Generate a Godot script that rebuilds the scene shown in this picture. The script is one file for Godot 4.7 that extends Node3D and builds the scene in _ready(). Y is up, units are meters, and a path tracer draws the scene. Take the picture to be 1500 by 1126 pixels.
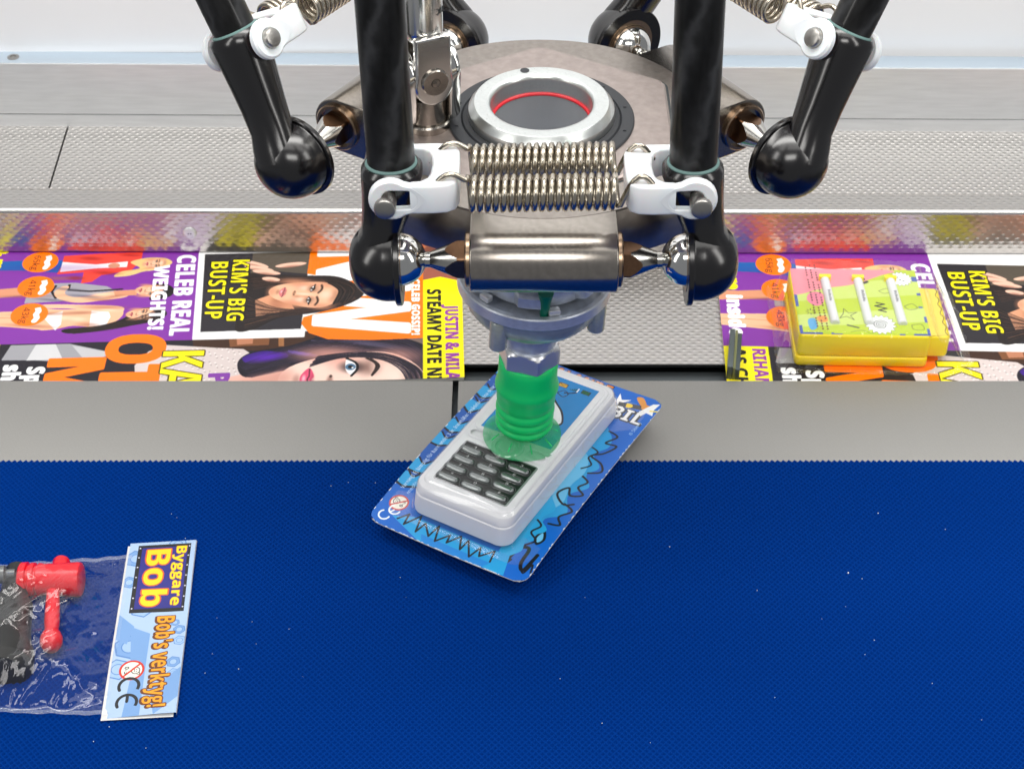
extends Node3D
# All shapes are worked out in millimetres and turned into metres when a mesh is committed.

const MM := 0.001
const ARM := [106.0, 109.5, 109.5]      # reach of the three arms
const TWIST := [0.0, -2.6, 2.6]            # each boss turned a little about its middle
const AX := Vector3(16.2, 256.6, 19.2)   # robot platform axis, at the height of its ball joints

# ------------------------------------------------------------------ mesh builder
class Geo:
	var v := PackedVector3Array()
	var n := PackedVector3Array()
	var uv := PackedVector2Array()
	var ix := PackedInt32Array()

	func tri(a: int, b: int, c: int) -> void:
		var g := (v[c] - v[a]).cross(v[b] - v[a])
		var m := n[a] + n[b] + n[c]
		if g.dot(m) >= 0.0:
			ix.append(a); ix.append(b); ix.append(c)
		else:
			ix.append(a); ix.append(c); ix.append(b)

	func vert(p: Vector3, nn: Vector3, t: Vector2 = Vector2.ZERO) -> int:
		v.append(p); n.append(nn); uv.append(t)
		return v.size() - 1

	func flat_tri(a: Vector3, b: Vector3, c: Vector3, towards: Vector3) -> void:
		var g := (c - a).cross(b - a).normalized()
		if g.dot(towards) < 0.0:
			g = -g
		var i := vert(a, g); vert(b, g); vert(c, g)
		tri(i, i + 1, i + 2)

	func quad(a: Vector3, b: Vector3, c: Vector3, d: Vector3, nn: Vector3, uvs: Array = []) -> void:
		var u := uvs if uvs.size() == 4 else [Vector2(0, 0), Vector2(1, 0), Vector2(1, 1), Vector2(0, 1)]
		var i := vert(a, nn, u[0]); vert(b, nn, u[1]); vert(c, nn, u[2]); vert(d, nn, u[3])
		tri(i, i + 1, i + 2); tri(i, i + 2, i + 3)

	# profile of (radius, height), outer side to the right when walked
	func lathe(prof: Array, seg: int, xf := Transform3D(), sharp := 35.0, a0 := 0.0, a1 := TAU) -> void:
		var k := prof.size() - 1
		var sn: Array[Vector2] = []
		for i in k:
			var d: Vector2 = prof[i + 1] - prof[i]
			sn.append(Vector2(d.y, -d.x).normalized() if d.length() > 1e-6 else Vector2(1, 0))
		var cs := cos(deg_to_rad(sharp))
		for i in k:
			var na: Vector2 = sn[i]
			var nb: Vector2 = sn[i]
			if i > 0 and sn[i].dot(sn[i - 1]) > cs: na = (sn[i] + sn[i - 1]).normalized()
			if i < k - 1 and sn[i].dot(sn[i + 1]) > cs: nb = (sn[i] + sn[i + 1]).normalized()
			var base := v.size()
			for j in seg + 1:
				var t := a0 + (a1 - a0) * j / seg
				var ca := cos(t)
				var sa := sin(t)
				var p: Vector2 = prof[i]
				var q: Vector2 = prof[i + 1]
				vert(xf * Vector3(p.x * ca, p.y, p.x * sa), (xf.basis * Vector3(na.x * ca, na.y, na.x * sa)).normalized(), Vector2(float(j) / seg, float(i) / k))
				vert(xf * Vector3(q.x * ca, q.y, q.x * sa), (xf.basis * Vector3(nb.x * ca, nb.y, nb.x * sa)).normalized(), Vector2(float(j) / seg, float(i + 1) / k))
			for j in seg:
				var b := base + j * 2
				if prof[i].x > 1e-5: tri(b, b + 2, b + 1)
				if prof[i + 1].x > 1e-5: tri(b + 1, b + 2, b + 3)

	func sphere(r: float, c: Vector3, seg := 32, lat0 := -90.0, lat1 := 90.0, xf := Transform3D()) -> void:
		var pr := []
		var m := seg / 2
		for i in m + 1:
			var a := deg_to_rad(lat0 + (lat1 - lat0) * i / m)
			pr.append(Vector2(maxf(r * cos(a), 0.0), r * sin(a)))
		lathe(pr, seg, Transform3D(Basis(), c) * xf)

	func tube(path: PackedVector3Array, rad: float, sides := 10, closed_ends := true) -> void:
		var m := path.size()
		var up := Vector3(0.123, 0.83, 0.31).normalized()
		var base := v.size()
		var side := Vector3.ZERO
		for i in m:
			var d := (path[mini(i + 1, m - 1)] - path[maxi(i - 1, 0)]).normalized()
			if i == 0:
				side = d.cross(up).normalized()
			else:
				side = (side - d * side.dot(d)).normalized()
			var s2 := d.cross(side)
			for j in sides + 1:
				var t := TAU * j / sides
				var o := side * cos(t) + s2 * sin(t)
				vert(path[i] + o * rad, o, Vector2(float(j) / sides, float(i) / (m - 1)))
		for i in m - 1:
			for j in sides:
				var a := base + i * (sides + 1) + j
				tri(a, a + 1, a + sides + 1)
				tri(a + 1, a + sides + 2, a + sides + 1)
		if closed_ends:
			for e in 2:
				var at := 0 if e == 0 else m - 1
				var d := (path[0] - path[1]).normalized() if e == 0 else (path[m - 1] - path[m - 2]).normalized()
				var c := vert(path[at] + d * rad * 0.4, d)
				var st := v.size()
				for j in sides + 1:
					vert(v[base + at * (sides + 1) + j], d)
				for j in sides:
					tri(c, st + j, st + j + 1)

	# stack of closed outlines, all with the same number of points; smooth round, sharp between rings past the angle
	func loft(rings: Array, cap0 := true, cap1 := true, sharp := 40.0, smooth_rings := true) -> void:
		var m: int = rings[0].size()
		var k := rings.size()
		var fn := []
		for i in k - 1:
			var row := []
			for j in m:
				var a: Vector3 = rings[i][j]
				var b: Vector3 = rings[i][(j + 1) % m]
				var c: Vector3 = rings[i + 1][j]
				var d: Vector3 = rings[i + 1][(j + 1) % m]
				var g := (d - a).cross(c - b)
				if g.length() < 1e-9:
					g = (b - a).cross(c - a)
				row.append(g.normalized())
			fn.append(row)
		# outwards?
		var mid := Vector3.ZERO
		for j in m: mid += (rings[0][j] + rings[k - 1][j]) * 0.5
		mid /= m
		var score := 0.0
		for i in k - 1:
			for j in m: score += fn[i][j].dot((rings[i][j] + rings[i + 1][j]) * 0.5 - mid)
		if score < 0.0:
			for i in k - 1:
				for j in m: fn[i][j] = -fn[i][j]
		var cs := cos(deg_to_rad(sharp))
		for i in k - 1:
			for j in m:
				var j2 := (j + 1) % m
				var f: Vector3 = fn[i][j]
				var idx := []
				for q in [[i, j, j, (j + m - 1) % m], [i, j2, j2, j2], [i + 1, j, j, (j + m - 1) % m], [i + 1, j2, j2, j2]]:
					# average the faces round the corner that are within the angle
					var corner: int = q[1]
					var s := Vector3.ZERO
					for ri in [q[0] - 1, q[0]]:
						if ri < 0 or ri >= k - 1: continue
						if not smooth_rings and ri != i: continue
						for rj in [(corner + m - 1) % m, corner]:
							var g: Vector3 = fn[ri][rj]
							if g.dot(f) > cs: s += g
					idx.append(vert(rings[q[0]][corner], s.normalized(), Vector2(float(j if corner == j else j + 1) / m, float(q[0]) / (k - 1))))
				tri(idx[0], idx[1], idx[2])
				tri(idx[1], idx[3], idx[2])
		if cap0: cap(rings[0], -(rings[1][0] - rings[0][0]))
		if cap1: cap(rings[k - 1], rings[k - 1][0] - rings[k - 2][0])

	func cap(ring: Array, towards: Vector3) -> void:
		var nn := Vector3.ZERO
		var m := ring.size()
		for j in m: nn += ring[j].cross(ring[(j + 1) % m])
		nn = nn.normalized()
		if nn.dot(towards) < 0.0: nn = -nn
		var ux := nn.cross(Vector3(0.31, 0.77, -0.55)).normalized()
		var uy := nn.cross(ux)
		var flat := PackedVector2Array()
		for p in ring: flat.append(Vector2(p.dot(ux), p.dot(uy)))
		var lo := flat[0]
		var hi := flat[0]
		for p in flat:
			lo = lo.min(p); hi = hi.max(p)
		var t := Geometry2D.triangulate_polygon(flat)
		var b := v.size()
		for p in ring: vert(p, nn)
		for i in range(0, t.size(), 3):
			tri(b + t[i], b + t[i + 1], b + t[i + 2])

	# annulus between two outlines of equal count, from z0 to z1 (local z), bevelled
	func ring_plate(outer: Array, inner: Array, z0: float, z1: float, b: float, xf := Transform3D()) -> void:
		var rows := []
		var f := func(o: Array, z: float) -> Array:
			var r := []
			for p in o: r.append(xf * Vector3(p.x, p.y, z))
			return r
		var oi := Geo.inset(outer, b)
		var ii := Geo.inset(inner, -b * 0.6)
		rows = [f.call(ii, z0), f.call(oi, z0), f.call(outer, z0 + b), f.call(outer, z1 - b), f.call(oi, z1), f.call(ii, z1), f.call(inner, z1 - b * 0.6), f.call(inner, z0 + b * 0.6), f.call(ii, z0)]
		var m: int = outer.size()
		var nrm := func(i: int, j: int) -> Vector3:
			var a: Vector3 = rows[i][j]
			var c: Vector3 = rows[i + 1][(j + 1) % m]
			var b2: Vector3 = rows[i][(j + 1) % m]
			var d: Vector3 = rows[i + 1][j]
			return (c - a).cross(d - b2).normalized()
		var ref: Vector3 = nrm.call(2, 0)
		var cen := Vector3.ZERO
		for p in rows[3]: cen += p
		cen /= m
		var sg := 1.0 if ref.dot(rows[3][0] - cen) > 0.0 else -1.0
		for i in rows.size() - 1:
			for j in m:
				var f0: Vector3 = nrm.call(i, j) * sg
				var fp: Vector3 = nrm.call(i, (j + m - 1) % m) * sg
				var fq: Vector3 = nrm.call(i, (j + 1) % m) * sg
				var na := (f0 + fp).normalized() if f0.dot(fp) > 0.75 else f0
				var nb := (f0 + fq).normalized() if f0.dot(fq) > 0.75 else f0
				var q := vert(rows[i][j], na); vert(rows[i][(j + 1) % m], nb); vert(rows[i + 1][(j + 1) % m], nb); vert(rows[i + 1][j], na)
				tri(q, q + 1, q + 2); tri(q, q + 2, q + 3)

	static func inset(o: Array, b: float) -> Array:
		var m := o.size()
		var area := 0.0
		for j in m: area += o[j].cross(o[(j + 1) % m])
		var r := []
		for j in m:
			var e0: Vector2 = (o[j] - o[(j + m - 1) % m]).normalized()
			var e1: Vector2 = (o[(j + 1) % m] - o[j]).normalized()
			var n0 := Vector2(-e0.y, e0.x)
			var n1 := Vector2(-e1.y, e1.x)
			var s := (n0 + n1).normalized()
			var k := b / maxf(s.dot(n1), 0.4)
			r.append(o[j] + s * k * (1.0 if area > 0.0 else -1.0))
		return r

	# solid from an outline in xy, between z0 and z1, with rounded (two step) edges
	func extrude(o: Array, z0: float, z1: float, b: float, xf := Transform3D(), bottom := true) -> void:
		var rows := []
		var f := func(oo: Array, z: float) -> Array:
			var r := []
			for p in oo: r.append(xf * Vector3(p.x, p.y, z))
			return r
		if b > 0.0:
			var i1 := Geo.inset(o, b)
			var i2 := Geo.inset(o, b * 0.3)
			rows = [f.call(i1, z0), f.call(i2, z0 + b * 0.3), f.call(o, z0 + b), f.call(o, z1 - b), f.call(i2, z1 - b * 0.3), f.call(i1, z1)]
		else:
			rows = [f.call(o, z0), f.call(o, z1)]
		loft(rows, bottom, true, 50.0)

	func box(a: Vector3, c: Vector3, b := 0.0) -> void:
		extrude([Vector2(a.x, a.y), Vector2(c.x, a.y), Vector2(c.x, c.y), Vector2(a.x, c.y)], a.z, c.z, b)

	func patch(nu: int, nv: int, fn: Callable, flat := false, up := Vector3.UP) -> void:
		var g := []
		for i in nu + 1:
			for j in nv + 1:
				g.append(fn.call(float(i) / nu, float(j) / nv))
		var w := nv + 1
		if flat:
			for i in nu:
				for j in nv:
					flat_tri(g[i * w + j], g[(i + 1) * w + j], g[(i + 1) * w + j + 1], up)
					flat_tri(g[i * w + j], g[(i + 1) * w + j + 1], g[i * w + j + 1], up)
			return
		var b := v.size()
		for i in nu + 1:
			for j in nv + 1:
				var du: Vector3 = g[mini(i + 1, nu) * w + j] - g[maxi(i - 1, 0) * w + j]
				var dv: Vector3 = g[i * w + mini(j + 1, nv)] - g[i * w + maxi(j - 1, 0)]
				var nn := du.cross(dv).normalized()
				if nn.dot(up) < 0.0: nn = -nn
				vert(g[i * w + j], nn, Vector2(float(i) / nu, float(j) / nv))
		for i in nu:
			for j in nv:
				var a := b + i * w + j
				tri(a, a + w, a + w + 1)
				tri(a, a + w + 1, a + 1)

	func mesh() -> ArrayMesh:
		var arr := []
		arr.resize(Mesh.ARRAY_MAX)
		var vv := PackedVector3Array()
		vv.resize(v.size())
		for i in v.size(): vv[i] = v[i] * 0.001
		arr[Mesh.ARRAY_VERTEX] = vv
		arr[Mesh.ARRAY_NORMAL] = n
		arr[Mesh.ARRAY_TEX_UV] = uv
		arr[Mesh.ARRAY_INDEX] = ix
		var m := ArrayMesh.new()
		m.add_surface_from_arrays(Mesh.PRIMITIVE_TRIANGLES, arr)
		return m

# ------------------------------------------------------------------ flat print
class Paint:
	var img: Image
	var k: float
	var ox: float
	var oy: float
	var bold: SystemFont
	var plain: SystemFont
	var serif: SystemFont

	func _init(w_mm: float, h_mm: float, px: float, back: Color, off := Vector2.ZERO) -> void:
		img = Image.create(int(w_mm * px), int(h_mm * px), false, Image.FORMAT_RGB8)
		img.fill(back)
		k = px
		ox = off.x
		oy = off.y
		bold = SystemFont.new(); bold.font_names = PackedStringArray(["Droid Sans"]); bold.font_weight = 700
		plain = SystemFont.new(); plain.font_names = PackedStringArray(["Droid Sans"])

	func poly(pts: Array, c: Color) -> void:
		var p := []
		var lo := 1e9
		var hi := -1e9
		for q in pts:
			var s := Vector2((q.x - ox) * k, (q.y - oy) * k)
			p.append(s)
			lo = minf(lo, s.y); hi = maxf(hi, s.y)
		var m := p.size()
		for y in range(maxi(int(floor(lo)), 0), mini(int(ceil(hi)), img.get_height() - 1) + 1):
			var yy := y + 0.5
			var xs := []
			for i in m:
				var a: Vector2 = p[i]
				var b: Vector2 = p[(i + 1) % m]
				if (a.y <= yy) != (b.y <= yy):
					xs.append(a.x + (yy - a.y) / (b.y - a.y) * (b.x - a.x))
			xs.sort()
			for i in range(0, xs.size() - 1, 2):
				var x0 := int(round(xs[i]))
				var x1 := int(round(xs[i + 1]))
				if x1 > x0: img.fill_rect(Rect2i(x0, y, x1 - x0, 1), c)

	func oval(c: Vector2, rx: float, ry: float, col: Color, rot := 0.0, n := 40) -> void:
		var q := []
		for i in n: q.append(c + Vector2(cos(TAU * i / n) * rx, sin(TAU * i / n) * ry).rotated(rot))
		poly(q, col)

	func line(pts: Array, w: float, c: Color) -> void:
		for i in pts.size() - 1:
			var d: Vector2 = (pts[i + 1] - pts[i]).normalized() * w * 0.5
			var s := Vector2(-d.y, d.x)
			poly([pts[i] + s, pts[i + 1] + s, pts[i + 1] - s, pts[i] - s], c)
			oval(pts[i + 1], w * 0.5, w * 0.5, c, 0, 10)

	# smooth closed shape through a few points
	func blob(pts: Array, c: Color) -> void:
		var q := []
		var m := pts.size()
		for i in m:
			for s in 6:
				q.append(pts[i].cubic_interpolate(pts[(i + 1) % m], pts[(i + m - 1) % m], pts[(i + 2) % m], s / 6.0))
		poly(q, c)

	func curve(pts: Array, w: float, c: Color) -> void:
		var q := []
		var m := pts.size()
		for i in m - 1:
			for s in 6:
				q.append(pts[i].cubic_interpolate(pts[i + 1], pts[maxi(i - 1, 0)], pts[mini(i + 2, m - 1)], s / 6.0))
		q.append(pts[m - 1])
		line(q, w, c)

	# writing stretched to a box: at = left end of the baseline, right = along the line (its length the width), up = cap height
	func text(s: String, at: Vector2, right: Vector2, up: Vector2, c: Color, edge := 0.0, ec := Color.BLACK, f: SystemFont = null, shadow := Vector2.ZERO) -> void:
		var tm := TextMesh.new()
		tm.font = f if f else bold
		tm.font_size = 64
		tm.pixel_size = 0.01
		tm.depth = 0.0
		tm.text = s
		var a := tm.get_mesh_arrays()
		var vs: PackedVector3Array = a[Mesh.ARRAY_VERTEX]
		var ii = a[Mesh.ARRAY_INDEX]
		if ii == null or ii.size() == 0: ii = PackedInt32Array(range(vs.size()))
		var x0 := 1e9
		var x1 := -1e9
		var y0 := 1e9
		for p in vs:
			x0 = minf(x0, p.x); x1 = maxf(x1, p.x); y0 = minf(y0, p.y)
		# capital height and baseline from a plain letter in the same font
		var cap := 0.4575
		var tb := TextMesh.new()
		tb.font = tm.font; tb.font_size = 64; tb.pixel_size = 0.01; tb.depth = 0.0; tb.text = s + "H"
		tb.vertical_alignment = tm.vertical_alignment
		var hb: PackedVector3Array = tb.get_mesh_arrays()[Mesh.ARRAY_VERTEX]
		tb.text = "H"
		var h1: PackedVector3Array = tb.get_mesh_arrays()[Mesh.ARRAY_VERTEX]
		var by := 1e9
		var ty := -1e9
		for p in h1:
			by = minf(by, p.y); ty = maxf(ty, p.y)
		cap = ty - by
		var offs := []
		if edge > 0.0:
			for i in 10: offs.append(Vector2(cos(TAU * i / 10), sin(TAU * i / 10)) * edge)
		if shadow != Vector2.ZERO:
			draw_glyphs(vs, ii, x0, x1, by, cap, at + shadow, right, up, ec)
			for o in offs: draw_glyphs(vs, ii, x0, x1, by, cap, at + shadow + o, right, up, ec)
		for o in offs: draw_glyphs(vs, ii, x0, x1, by, cap, at + o, right, up, ec)
		draw_glyphs(vs, ii, x0, x1, by, cap, at, right, up, c)

	func draw_glyphs(vs: PackedVector3Array, ii: PackedInt32Array, x0: float, x1: float, by: float, cap: float, at: Vector2, right: Vector2, up: Vector2, c: Color) -> void:
		for i in range(0, ii.size(), 3):
			var t := []
			for j in 3:
				var p := vs[ii[i + j]]
				t.append(at + right * ((p.x - x0) / (x1 - x0)) + up * ((p.y - by) / cap))
			poly(t, c)

	# soft round stroke of colour, as an airbrush or an out of focus edge gives
	func air(c: Vector2, rx: float, ry: float, rot: float, col: Color, a: float) -> void:
		var r := maxf(rx, ry)
		var x0 := maxi(int((c.x - r - ox) * k), 0)
		var x1 := mini(int((c.x + r - ox) * k), img.get_width() - 1)
		var y0 := maxi(int((c.y - r - oy) * k), 0)
		var y1 := mini(int((c.y + r - oy) * k), img.get_height() - 1)
		var ca := cos(-rot)
		var sa := sin(-rot)
		for y in range(y0, y1 + 1):
			var dy := y / k + oy - c.y
			for x in range(x0, x1 + 1):
				var dx := x / k + ox - c.x
				var u := (dx * ca - dy * sa) / rx
				var v := (dx * sa + dy * ca) / ry
				var d := u * u + v * v
				if d < 1.0:
					img.set_pixel(x, y, img.get_pixel(x, y).lerp(col, a * (1.0 - d) * (1.0 - d)))

	func soften(f: float) -> void:
		var w := img.get_width()
		var h := img.get_height()
		img.resize(int(w / f), int(h / f), Image.INTERPOLATE_LANCZOS)
		img.resize(w, h, Image.INTERPOLATE_CUBIC)

	# fine strands along a curve that fan out from one line to another
	func strands(a: Array, b: Array, n: int, w: float, cols: Array) -> void:
		for i in n:
			var t := float(i) / maxf(n - 1, 1)
			var q := []
			for j in a.size(): q.append(a[j].lerp(b[j], t) + Vector2(sin(i * 7.3 + j), cos(i * 5.1 + j * 2.0)) * 0.5)
			curve(q, w, cols[i % cols.size()])

	func tex() -> ImageTexture:
		return ImageTexture.create_from_image(img)

# ------------------------------------------------------------------ helpers
var taken := {}
var M := {}
var rng := RandomNumberGenerator.new()

func numbered(called: String) -> String:
	var k: int = taken.get(called, -1) + 1
	taken[called] = k
	return called if k == 0 else "%s_%03d" % [called, k]

func tag(o: Node, label: String, category: String, group := "", kind := "") -> Node:
	if label: o.set_meta("label", label)
	if category: o.set_meta("category", category)
	if group: o.set_meta("group", group)
	if kind: o.set_meta("kind", kind)
	return o

func thing(called: String, label: String, category: String, at_mm: Vector3, basis := Basis(), group := "") -> Node3D:
	var o := Node3D.new()
	o.name = numbered(called)
	add_child(o, true)
	o.transform = Transform3D(basis, at_mm * MM)
	tag(o, label, category, group)
	return o

func part(called: String, g: Geo, m: Material, parent: Node, label := "", kind := "") -> MeshInstance3D:
	return inst(called, g.mesh(), m, parent, Transform3D(), label, kind)

func inst(called: String, mesh: Mesh, m: Material, parent: Node, xf := Transform3D(), label := "", kind := "") -> MeshInstance3D:
	var o := MeshInstance3D.new()
	var nm := called
	var k := 1
	while parent.has_node(NodePath(nm)):
		nm = "%s_%03d" % [called, k]
		k += 1
	o.name = nm
	o.mesh = mesh
	o.material_override = m
	o.transform = xf
	parent.add_child(o, true)
	if label: o.set_meta("label", label)
	if kind: o.set_meta("kind", kind)
	return o

func lin(r: float, g: float, b: float, a := 1.0) -> Color:
	var c := Color(r, g, b).linear_to_srgb()
	c.a = a
	return c

func mat(c: Color, rough: float, metal := 0.0) -> StandardMaterial3D:
	var m := StandardMaterial3D.new()
	m.albedo_color = c
	m.roughness = rough
	m.metallic = metal
	return m

func pane(c: Color, alpha: float, rough := 0.08) -> StandardMaterial3D:
	var m := mat(Color(c.r, c.g, c.b, alpha), rough)
	m.transparency = BaseMaterial3D.TRANSPARENCY_ALPHA
	return m

func noise_tex(freq: float, lo: float, hi: float, size := 256, stretch := false) -> NoiseTexture2D:
	var nz := FastNoiseLite.new()
	nz.seed = 7
	nz.noise_type = FastNoiseLite.TYPE_SIMPLEX_SMOOTH
	nz.frequency = freq
	nz.fractal_octaves = 4
	var t := NoiseTexture2D.new()
	t.width = size
	t.height = size
	t.seamless = true
	t.noise = nz
	var gr := Gradient.new()
	gr.set_color(0, Color(lo, lo, lo))
	gr.set_color(1, Color(hi, hi, hi))
	t.color_ramp = gr
	return t

func brushed(m: StandardMaterial3D, scale: Vector3, lo := 0.75, hi := 1.0, dark := 0.90) -> StandardMaterial3D:
	m.roughness_texture = noise_tex(0.03, lo, hi)
	m.roughness_texture_channel = BaseMaterial3D.TEXTURE_CHANNEL_RED
	m.albedo_texture = noise_tex(0.02, dark, 1.0)
	m.uv1_triplanar = true
	m.uv1_scale = scale
	return m

func rr(x0: float, y0: float, x1: float, y1: float, r: float, seg := 6) -> Array:
	var o := []
	for q in [[x1 - r, y1 - r, 0.0], [x0 + r, y1 - r, 90.0], [x0 + r, y0 + r, 180.0], [x1 - r, y0 + r, 270.0]]:
		for i in seg + 1:
			var a := deg_to_rad(q[2] + 90.0 * i / seg)
			o.append(Vector2(q[0] + cos(a) * r, q[1] + sin(a) * r))
	return o

func rot(axis: Vector3, deg: float) -> Basis:
	return Basis(axis, deg_to_rad(deg))

# ==================================================================
func _ready() -> void:
	rng.seed = 11
	# ---- camera
	var cam := Camera3D.new()
	cam.name = "camera"
	cam.position = Vector3(0, 0.779, 0.8475)
	cam.rotation_degrees = Vector3(-40, 0, 0)
	cam.fov = 25.0
	cam.near = 0.05
	cam.far = 20.0
	var lens := CameraAttributesPhysical.new()
	lens.frustum_focal_length = 54.13
	lens.frustum_focus_distance = 0.98
	lens.exposure_aperture = 22.0
	cam.attributes = lens
	cam.fov = 25.0
	add_child(cam)
	cam.current = true
	# ---- surroundings and exposure
	var env := Environment.new()
	env.background_mode = Environment.BG_COLOR
	env.background_color = lin(0.24, 0.245, 0.255)
	env.tonemap_mode = Environment.TONE_MAPPER_LINEAR
	env.tonemap_exposure = 1.0
	env.sdfgi_enabled = true
	env.ssao_enabled = true
	env.ssil_enabled = true
	var we := WorldEnvironment.new()
	we.name = "surroundings"
	we.environment = env
	add_child(we)
	# ---- soft boxes
	softbox("key_softbox", Vector3(0.15, 1.30, 0.05), Vector3(0.05, 0, -0.10), Vector2(1.7, 0.9), 0.92)
	softbox("camera_softbox", Vector3(0.0, 1.12, 1.0), Vector3(0, 0.18, 0), Vector2(0.75, 0.30), 0.50)
	softbox("left_softbox", Vector3(-1.15, 0.95, 0.75), Vector3(0, 0.1, 0), Vector2(0.25, 1.0), 0.45)
	softbox("right_softbox", Vector3(1.15, 0.95, 0.75), Vector3(0, 0.1, 0), Vector2(0.25, 1.0), 0.45)
	softbox("added_wall_fill", Vector3(0.0, 1.1, -0.05), Vector3(0, 0.15, -0.36), Vector2(1.7, 0.25), 1.05)  # added light without a visible source, brightens the white wall

	materials()
	structure()
	magazines()
	platform()
	arms()
	drive_shaft()
	gripper()
	phone()
	tool_bag()
	yellow_toy()

func softbox(called: String, at: Vector3, to: Vector3, size: Vector2, energy: float) -> void:
	var l := AreaLight3D.new()
	l.name = called
	l.area_size = size
	l.light_energy = energy
	l.light_color = Color(1.0, 0.99, 0.975)
	l.shadow_enabled = true
	l.area_range = 6.0
	l.area_attenuation = 2.0
	add_child(l)
	l.look_at_from_position(at, to, Vector3.FORWARD if absf((to - at).normalized().y) > 0.95 else Vector3.UP)

func materials() -> void:
	M.steel = brushed(mat(lin(0.40, 0.36, 0.325), 0.36, 1.0), Vector3(30, 30, 30))
	M.pad = brushed(mat(lin(0.42, 0.36, 0.335), 0.5, 0.85), Vector3(22, 22, 22))
	M.hub = brushed(mat(lin(0.41, 0.375, 0.335), 0.25, 1.0), Vector3(40, 40, 40), 0.8, 1.0)
	M.chrome = mat(lin(0.72, 0.72, 0.70), 0.10, 1.0)
	M.stud = mat(lin(0.50, 0.49, 0.46), 0.17, 1.0)
	M.copper = brushed(mat(lin(0.27, 0.15, 0.085), 0.36, 1.0), Vector3(60, 60, 60))
	M.bush = mat(lin(0.40, 0.28, 0.19), 0.25, 1.0)
	M.alu = brushed(mat(lin(0.80, 0.82, 0.835), 0.45, 0.6), Vector3(4, 40, 40), 0.85, 1.0, 0.95)
	M.ring = brushed(mat(lin(0.72, 0.75, 0.735), 0.30, 1.0), Vector3(60, 60, 60), 0.9, 1.0, 0.96)
	M.alu_blue = brushed(mat(lin(0.64, 0.69, 0.77), 0.42, 0.6), Vector3(30, 60, 30))
	M.alu_green = brushed(mat(lin(0.50, 0.55, 0.52), 0.40, 0.65), Vector3(30, 60, 30))
	M.black = mat(lin(0.0025, 0.002, 0.0025), 0.21)
	M.black.metallic_specular = 0.66
	M.rubber = mat(lin(0.018, 0.02, 0.024), 0.5)
	M.dark_bore = mat(lin(0.34, 0.35, 0.365), 0.42, 0.3)
	M.red = mat(lin(0.55, 0.01, 0.02), 0.35)
	M.white = mat(lin(0.80, 0.82, 0.84), 0.32)
	M.white.subsurf_scatter_enabled = true
	M.white.subsurf_scatter_strength = 0.12
	M.pin = mat(lin(0.36, 0.35, 0.33), 0.35, 1.0)
	M.spring = mat(lin(0.50, 0.455, 0.38), 0.22, 1.0)
	M.teal = mat(lin(0.11, 0.20, 0.19), 0.6)
	M.belt = mat(lin(0.0, 0.030, 0.205), 0.6)
	M.belt.metallic_specular = 0.09
	M.plate = brushed(mat(lin(0.325, 0.32, 0.305), 0.6, 0.5), Vector3(110, 110, 160), 0.93, 1.0, 0.96)
	M.dark_metal = mat(lin(0.07, 0.08, 0.085), 0.4, 0.7)
	M.wall = mat(lin(0.84, 0.85, 0.865), 0.6)
	M.tex_steel = mat(lin(0.60, 0.575, 0.55), 0.30, 1.0)
	M.tex_steel.normal_enabled = true
	M.tex_steel.normal_texture = dimple_normal()
	M.tex_steel.normal_scale = 0.8
	M.tex_panel = M.tex_steel.duplicate()
	M.tex_panel.normal_scale = 1.25
	M.tex_wall = M.tex_steel.duplicate()
	M.tex_wall.roughness = 0.28
	M.tex_wall.normal_scale = 0.6
	# carbon fibre: slanting bundles
	var im := Image.create(128, 256, false, Image.FORMAT_RGB8)
	var nz := FastNoiseLite.new()
	nz.seed = 3
	nz.frequency = 0.05
	for y in 256:
		for x in 128:
			var t := sin(TAU * (x * 4.0 / 128.0 + y * 2.0 / 256.0) + 1.6 * nz.get_noise_2d(x * 0.5, y * 0.5)) * 0.5 + 0.5
			var s := sin(TAU * (x * 5.0 / 128.0 + y * 3.0 / 256.0) + 2.0) * 0.5 + 0.5
			var g := 0.002 + 0.026 * t * t * t * t + 0.006 * s + 0.004 * nz.get_noise_2d(x * 3.0, y)
			im.set_pixel(x, y, Color(g * 0.95, g * 0.98, g * 1.05).linear_to_srgb())
	M.carbon = mat(Color.WHITE, 0.4)
	M.carbon.metallic_specular = 0.3
	M.carbon.albedo_texture = ImageTexture.create_from_image(im)
	M.carbon.uv1_scale = Vector3(1, 5, 1)
	M.carbon.clearcoat_enabled = true
	M.carbon.clearcoat = 0.28
	M.carbon.clearcoat_roughness = 0.12
	M.green = mat(lin(0.0, 0.36, 0.10), 0.38)
	M.green.albedo_color = lin(0.003, 0.64, 0.17)
	M.green.subsurf_scatter_enabled = true
	M.green.subsurf_scatter_strength = 0.4
	M.lip = mat(lin(0.01, 0.50, 0.17, 0.55), 0.4)
	M.lip.transparency = BaseMaterial3D.TRANSPARENCY_ALPHA
	M.clear = pane(Color.WHITE, 0.03, 0.09)
	M.film = pane(Color(0.95, 0.97, 1.0), 0.008, 0.07)
	M.film.metallic_specular = 0.52
	M.paper = mat(lin(0.75, 0.74, 0.72), 0.7)
	M.phone = mat(lin(0.76, 0.77, 0.80), 0.25)
	M.yellow = mat(lin(0.96, 0.76, 0.0), 0.3)
	M.yellow_low = mat(lin(0.94, 0.70, 0.0), 0.3)
	M.toy_red = mat(lin(0.72, 0.006, 0.018), 0.28)
	M.toy_black = mat(lin(0.012, 0.013, 0.013), 0.4)
	M.toy_grey = mat(lin(0.2, 0.21, 0.21), 0.35, 0.6)

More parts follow.
